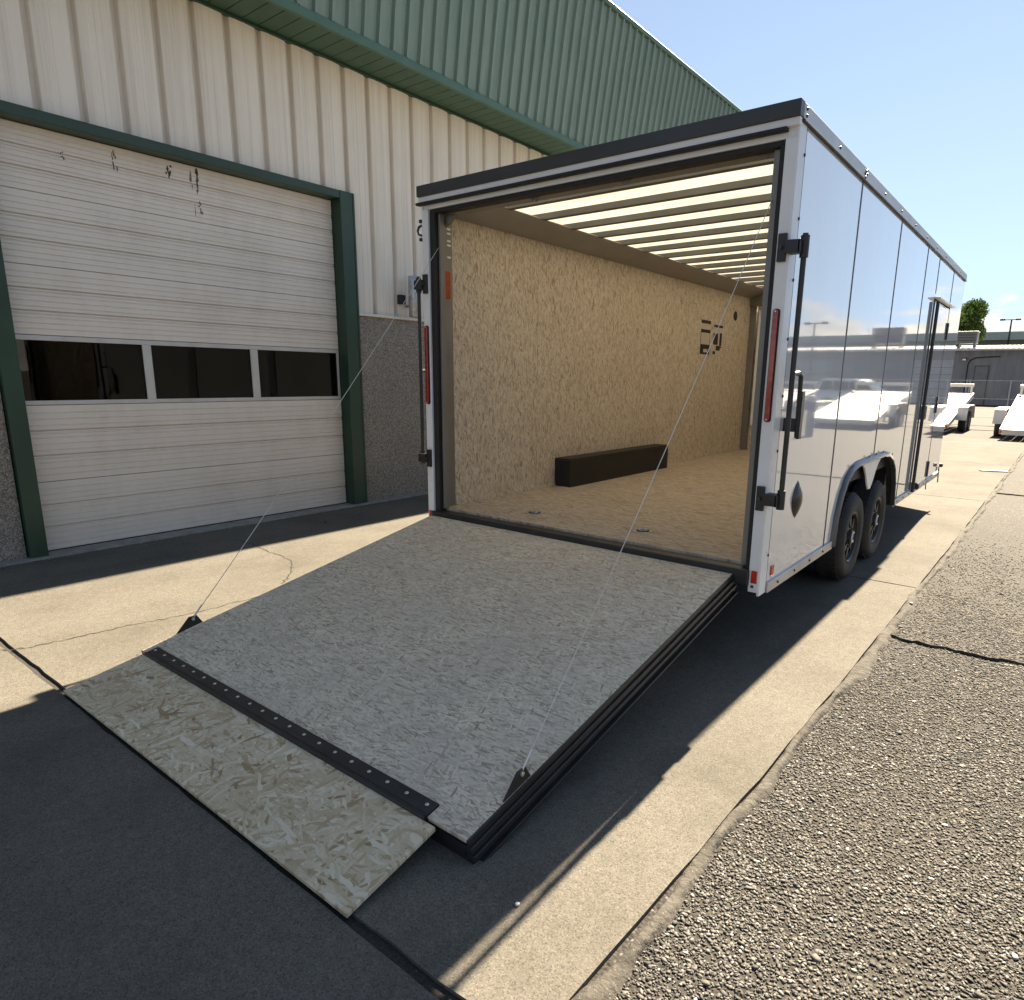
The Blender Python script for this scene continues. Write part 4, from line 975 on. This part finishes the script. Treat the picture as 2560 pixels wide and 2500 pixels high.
# ------------------------------------------------------------------ lot beyond
def build_far_building():
    b = empty('grey_building', (8, 57, 0), 'long low grey metal building with white roof edge across the lot', 'building')
    box('wall', M['bg_wall'], b, -30, 40, 57, 57.3, 0, 4.1)
    box('wall', M['bg_wall'], b, -30, -29.7, 57.31, 75, 0, 4.1); box('wall', M['bg_wall'], b, 39.7, 40, 57.31, 75, 0, 4.1)
    # ribbed white roof, shallow pitch
    m = MB(); p = .33; x = -30.2; vs = []; prof = []
    while x < 40.2: prof += [(x, 0), (x + .20, 0), (x + .23, .05), (x + .30, .05)]; x += p
    n = len(prof)
    m.add([(a, 56.55, 4.10 + d) for a, d in prof] + [(a, 75, 5.15 + d) for a, d in prof], [(i, i + 1, n + i + 1, n + i) for i in range(n - 1)])
    m.build('roof', M['white_metal'], b)
    box('fascia', M['white_metal'], b, -30.2, 40.2, 56.53, 56.58, 3.98, 4.12)
    d = box('door', simple('bg_door', (.16, .165, .175), .5), b, -2.06, -1.22, 56.94, 57.0, .05, 2.85)
    box('door_frame', M['dark_steel'], d, -2.10, -2.06, 56.92, 57.0, .05, 2.9); box('door_frame', M['dark_steel'], d, -1.22, -1.18, 56.92, 57.0, .05, 2.9)
    box('door_head', M['dark_steel'], d, -2.06, -1.22, 56.92, 57.0, 2.851, 2.9)
    for dx in (8.0, 17.5, 26): 
        q = box('overhead_door', simple('bg_overhead', (.34, .35, .36), .5), b, dx, dx + 3.6, 56.93, 57.0, .05, 3.3)
        for j in range(1, 6): box('door_seam', M['dark_steel'], q, dx, dx + 3.6, 56.92, 56.93, .05 + j * .54, .07 + j * .54)
    MB().tube([(-2.57, 56.93, .1), (-2.57, 56.93, 3.0), (-2.45, 56.93, 3.3), (-2.1, 56.93, 3.48), (-.6, 56.93, 3.56)], .045, 8).build('conduit', M['dark_steel'], b)
    wl = box('wall_lamp', M['dark_steel'], b, -3.0, -2.68, 56.75, 57.0, 3.3, 3.48); box('lamp_glass', M['lamp_lens'], wl, -2.95, -2.73, 56.74, 56.7499, 3.28, 3.40)
build_far_building()
def ac(name, x0, x1, y0, y1, z0, z1, label):
    o = empty(name, ((x0 + x1) / 2, (y0 + y1) / 2, z0), label, 'cooler', 'rooftop coolers')
    box('cabinet', simple('ac_grey', (.10, .108, .12), .6), o, x0, x1, y0, y1, z0, z1, .03)
    box('lid', M['alu_dull'], o, x0 - .04, x1 + .04, y0 - .04, y1 + .04, z1, z1 + .06, .01)
    for i in range(3): box('louvre', M['dark_steel'], o, x0 + .1, x1 - .1, y0 - .02, y0 - .001, z0 + .2 + i * .2, z0 + .26 + i * .2)
    for x in (x0 + .1, x1 - .2): box('foot', M['dark_steel'], o, x, x + .1, y0 + .05, y1 - .05, z0 - .45, z0 - .001)
ac('rooftop_cooler', -3.75, -2.4, 58.6, 59.8, 4.6, 5.45, 'grey box cooler on the white roof edge left of the lamp pole')
ac('rooftop_cooler', 13.0, 15.4, 60.0, 61.5, 4.75, 6.0, 'larger grey cooler on the far roof, mirrored in the trailer side')
def build_green_shed():
    b = empty('green_shed', (2, 84, 0), 'pale green roofed shed behind the grey building', 'building')
    box('wall', simple('shed_wall', (.17, .21, .17), .6), b, -25, 30, 80, 92, 0, 5.9)
    MB().prism([(79.5, 5.9), (92.5, 5.9), (92.5, 6.5), (80.5, 6.75)], 0, -25.5, 30.5).build('roof', simple('shed_roof', (.20, .25, .21), .6), b)
build_green_shed()
def build_pole(x, y, h, label):
    o = empty('lamp_pole', (x, y, 0), label, 'lamp pole', 'lot lamp poles')
    MB().tube([(x, y, 0), (x, y, h)], [.11, .07], 10).build('pole', M['dark_steel'], o)
    box('arm', M['dark_steel'], o, x - .8, x + .6, y - .04, y + .04, h, h + .07)
    for dx in (-.75, .55): box('lamp_head', M['dark_steel'], o, x + dx - .22, x + dx + .22, y - .15, y + .15, h - .03, h + .14, .02)
build_pole(-1.75, 79, 7.75, 'thin dark lamp pole rising behind the grey building')
build_pole(17.8, 52, 5.9, 'dark lamp pole in the lot right of the frame')
def build_fence():
    f = empty('chain_link_fence', (3, 50, 0), 'chain link fence and gate in front of the grey building', 'fence')
    x = -14.0; xs = []
    while x < 34: xs.append(x); x += 2.45
    for i, x in enumerate(xs):
        MB().tube([(x, 50, 0), (x, 50, 1.85)], .035, 8).build('post', M['galv'], f)
        if i % 3 == 2: MB().tube([(x + .18, 50, 0), (x + .18, 50, 1.85)], .035, 8).build('post', M['galv'], f)
    for a, c in zip(xs[:-1], xs[1:]):
        for z in (.62, 1.80): MB().tube([(a, 50, z), (c, 50, z)], .026, 6).build('rail', M['galv'], f)
        m = MB(); st = .16; n = int((c - a + 1.1) / st)
        for i in range(n):
            for sg in (1, -1):
                x0 = a + i * st if sg > 0 else a - 1.1 + i * st
                p, q = Vector((x0, 50 + .006 * sg, .62)), Vector((x0 + sg * 1.18 * .93, 50 + .006 * sg, 1.80))
                if sg < 0: p.x += 1.1; q.x += 1.1
                if min(p.x, q.x) < a or max(p.x, q.x) > c: continue
                d = .003
                m.add([(p.x - d, p.y, p.z), (p.x + d, p.y, p.z), (q.x + d, q.y, q.z), (q.x - d, q.y, q.z)], [(0, 1, 2, 3)])
        w = m.build('wire_mesh', M['galv'], f); w['kind'] = 'stuff'
build_fence()

def build_flatbed(x, y, label, rz=0):
    """car hauler with a sloping aluminium deck; tail towards -y"""
    t = empty('flatbed_trailer', (0, 0, .028), label, 'trailer', 'flatbed trailers parked in a row')
    hw = 1.02; Ld = 6.0; z0, z1 = .36, 1.22
    def Z(yy): return z0 + (z1 - z0) * yy / Ld
    npl = 9; pw = 2 * hw / npl
    for i in range(npl):
        xa, xb = -hw + i * pw + .006, -hw + (i + 1) * pw - .006
        MB().hexa([(xa, 0, Z(0) - .05), (xb, 0, Z(0) - .05), (xb, Ld, Z(Ld) - .05), (xa, Ld, Z(Ld) - .05), (xa, 0, Z(0)), (xb, 0, Z(0)), (xb, Ld, Z(Ld)), (xa, Ld, Z(Ld))]).build('deck_plank', M['deck_alu'], t)
    for s in (-1, 1):
        x0, x1 = (hw, hw + .06) if s > 0 else (-hw - .06, -hw)
        MB().hexa([(x0, -.02, Z(0) - .14), (x1, -.02, Z(0) - .14), (x1, Ld, Z(Ld) - .16), (x0, Ld, Z(Ld) - .16), (x0, -.02, Z(0) + .01), (x1, -.02, Z(0) + .01), (x1, Ld, Z(Ld) + .03), (x0, Ld, Z(Ld) + .03)]).build('side_rail', M['white_metal'], t, .01)
        fx0, fx1 = (hw + .061, hw + .36) if s > 0 else (-hw - .36, -hw - .061)
        prof = [(1.55, .42), (1.75, .84), (1.95, .88), (3.5, .88), (3.7, .84), (3.9, .42), (3.86, .42), (3.67, .81), (3.48, .84), (1.97, .84), (1.78, .81), (1.59, .42)]
        MB().prism(prof, 0, fx0, fx1).build('fender', M['white_metal'], t)
        for wy in (2.25, 3.2):
            c = (s * (hw + .21), wy, .35 - .028)
            w = MB().lathe([(.19, -.10), (.30, -.11), (.34, -.08), (.35, -.05), (.35, .05), (.34, .08), (.30, .11), (.19, .10)], c, 0, 24, True).build('wheel', M['tyre'], t, smooth=True)
            MB().lathe([(.19, -.09), (.15, -.05), (.001, -.06)] if s < 0 else [(.19, .09), (.15, .05), (.001, .06)], c, 0, 20).build('rim', M['galv'], w, smooth=True)
        box('tail_lamp', M['red_mark'], t, *((hw - .02, hw + .05) if s > 0 else (-hw - .05, -hw + .02)), -.05, -.021, Z(0) - .12, Z(0) - .04)
        MB().tube([(s * .9, Ld - .3, .98), (0, Ld + 1.3, .62)], .05, 8).build('drawbar', M['white_metal'], t)
        MB().tube([(s * .98, Ld - .05, Z(Ld)), (s * .98, Ld - .05, Z(Ld) + .28)], .04, 8).build('stake', M['white_metal'], t)
    box('head_rail', M['white_metal'], t, -hw - .03, hw + .03, Ld - .1, Ld - .02, Z(Ld) + .24, Z(Ld) + .36, .01)
    box('rear_bumper', M['white_metal'], t, -hw, hw, -.06, -.021, Z(0) - .16, Z(0) + .0, .01)
    MB().tube([(0, Ld + 1.1, 0), (0, Ld + 1.1, .85)], .035, 8).build('jack', M['dark_steel'], t)
    for i in range(5): box('cross_member', M['dark_steel'], t, -hw + .01, hw - .01, 1.2 + i * .9, 1.26 + i * .9, Z(1.2 + i * .9) - .13, Z(1.2 + i * .9) - .055)
    return t
def copy_tree(o, parent=None):
    c = o.copy(); col.objects.link(c)
    if parent is not None: c.parent = parent; c.matrix_parent_inverse = o.matrix_parent_inverse.copy()
    for ch in list(o.children): copy_tree(ch, c)
    return c
fb = build_flatbed(0, 0, 'white sloping flatbed trailer parked just past the cargo trailer nose')
def put(o, x, y, lab=None):
    o.location = (x, y, .028)
    if lab: o['label'] = lab
bpy.context.view_layer.update()
spots = [(3.45, 19.3, 'white sloping flatbed trailer parked at the right edge of the picture'), (7.4, 20.6, 'white flatbed trailer mirrored in the trailer side, second in the row'), (11.2, 21.4, 'white flatbed trailer at the far end of the row, seen only mirrored')]
for x, y, lab in spots: put(copy_tree(fb), x, y, lab)
put(fb, -.12, 20.6)

def build_bollard():
    t = empty('bollard', (7.2, 16.6, .028), 'dark post with a pale cap standing in the lot, mirrored in the trailer', 'bollard')
    MB().lathe([(.11, 0), (.11, .98), (.10, 1.0)], (7.2, 16.6, .028), 2, 20).build('post', simple('bollard_blue', (.07, .09, .13), .5), t, smooth=True)
    MB().lathe([(.115, .985), (.115, 1.08), (.07, 1.15), (.001, 1.17)], (7.2, 16.6, .028), 2, 20).build('cap', M['white_metal'], t, smooth=True)
build_bollard()

def build_suv(x, y):
    t = empty('parked_suv', (x, y, .028), 'silver sport utility vehicle parked beyond the flatbeds, mirrored in the trailer', 'car')
    z = .028
    lower = [(-2.3, .35), (-2.32, .75), (-2.25, 1.0), (-1.2, 1.08), (2.05, 1.08), (2.28, .95), (2.32, .5), (2.28, .35)]
    P = lambda q: [(x + a, z + b) for a, b in q]
    def pr(name, q, y0, y1, mat, par, bev=.05):  # outline in (x,z) swept along y
        return MB().prism([(b, a) for a, b in P(q)], 1, y + y0, y + y1).build(name, mat, par, bev, True)
    body = pr('body', lower, -.92, .92, M['car_paint'], t)
    cab = [(-1.15, 1.06), (-.45, 1.62), (-.2, 1.70), (1.75, 1.70), (1.95, 1.62), (2.15, 1.06)]
    pr('cabin', cab, -.80, .80, M['car_paint'], t)
    for sgn in (-1, 1):
        ya = .801 if sgn > 0 else -.806
        for q in ([(-.85, 1.12), (-.38, 1.55), (.35, 1.58), (.35, 1.12)], [(.43, 1.12), (.43, 1.58), (1.2, 1.58), (1.2, 1.12)], [(1.28, 1.12), (1.28, 1.58), (1.75, 1.56), (1.95, 1.12)]):
            MB().prism([(b, a) for a, b in P(q)], 1, y + ya, y + ya + .005).build('side_window', M['car_glass'], t)
        for wx in (-1.42, 1.42):
            c = (x + wx, y + sgn * .83, z + .36)
            w = MB().lathe([(.2, -.10), (.33, -.11), (.36, -.07), (.36, .07), (.33, .11), (.2, .10)], c, 1, 24, True).build('wheel', M['tyre'], t, smooth=True)
            MB().lathe([(.2, .09 * sgn), (.14, .05 * sgn), (.001, .07 * sgn)], c, 1, 16).build('rim', M['galv'], w)
    for sy in (-.7, .7):
        box('headlight', M['lamp_lens'], t, x - 2.335, x - 2.30, y + sy - .16, y + sy + .16, z + .72, z + .88)
        box('tail_lamp', M['red_mark'], t, x + 2.285, x + 2.325, y + sy - .1, y + sy + .1, z + .75, z + 1.0)
    MB().hexa([(x - 1.13, y - .7, z + 1.1), (x - 1.10, y - .7, z + 1.1), (x - 1.10, y + .7, z + 1.1), (x - 1.13, y + .7, z + 1.1), (x - .52, y - .68, z + 1.58), (x - .49, y - .68, z + 1.58), (x - .49, y + .68, z + 1.58), (x - .52, y + .68, z + 1.58)]).build('windscreen', M['car_glass'], t)
build_suv(10.6, 37.0)

def build_tree():
    cx, cy = -5.4, 70
    t = empty('leafy_tree', (cx, cy, 0), 'round green tree behind the grey building beside the trailer nose', 'tree')
    m = MB(); m.tube([(cx, cy, 0), (cx + .1, cy, 2.5), (cx, cy, 4.6)], [.32, .25, .18], 10)
    tips = []
    for i in range(11):
        a = i * 2.4; r = random.uniform(1.2, 2.3); zz = random.uniform(5.4, 8.3)
        b0 = Vector((cx, cy, random.uniform(2.6, 4.4))); e = Vector((cx + r * math.cos(a), cy + r * math.sin(a), zz)); mid = b0.lerp(e, .5) + Vector((0, 0, .25))
        m.tube([b0, mid, e], [.12, .07, .03], 7); tips.append(e)
    m.build('trunk', M['bark'], t)
    n = 17000; V = []; 
    cl = [(Vector((cx, cy, 6.9)), 1.9)] + [(e, random.uniform(.7, 1.15)) for e in tips]
    vs = np.zeros((n, 4, 3))
    for i in range(n):
        c, rad = cl[random.randrange(len(cl))]
        d = Vector((random.gauss(0, 1), random.gauss(0, 1), random.gauss(0, .9))).normalized() * rad * random.random() ** .45
        p = c + d; sz = random.uniform(.07, .15)
        u = Vector((random.gauss(0, 1), random.gauss(0, 1), random.gauss(0, 1))).normalized(); w = u.orthogonal().normalized()
        vs[i] = [p - u * sz, p + w * sz * .55, p + u * sz, p - w * sz * .55]
    me = bpy.data.meshes.new('crown'); me.from_pydata([tuple(q) for q in vs.reshape(-1, 3)], [], [(4 * i, 4 * i + 1, 4 * i + 2, 4 * i + 3) for i in range(n)]); me.materials.append(M['leaf'])
    place('crown', me, (0, 0, 0), t)
build_tree()

# loose bits on the concrete
def scrap(name, x, y, w, d, h, rz, mat, label, cat):
    m = MB(); P = []
    for i in range(7):
        a = 2 * math.pi * i / 7; rr = random.uniform(.75, 1.1); P.append((w * rr * math.cos(a) * .5, d * rr * math.sin(a) * .5))
    m.prism(P, 2, 0, h); me, c = m.mesh(name, mat, False, bevel=h * .25)
    o = place(name, me, (x, y, G), None, rz); tag(o, label, cat); return o
bd = MB().box(-.22, .22, -.06, .06, 0, .022); me, c = bd.mesh('wood_scrap', M['wood'], False, bevel=.003)
o = place('wood_scrap', me, (2.90, 11.0, G), None, R(20)); tag(o, 'flat grey board scrap lying at the concrete edge beyond the wheels', 'board')
px = [(985, 1725, 'white'), (540, 1103, 'tan'), (580, 988, 'dark')]
x, y = cam_ground(985 * k, 1724 * k); scrap('pebble', x, y, .018, .015, .008, .4, M['pvc'], 'small pale pebble in shade near the bright streak', 'pebble')
x, y = cam_ground(620 * k, 995 * k); scrap('pebble', x, y, .035, .02, .010, 1.2, M['dark_steel'], 'small dark pebble on sunlit concrete left of the ramp', 'pebble')
x, y = cam_ground(1735 * k, 1150 * k); scrap('pebble', x, y, .03, .03, .010, .2, M['dark_steel'], 'dark pebble on the concrete strip beside the tyres', 'pebble')
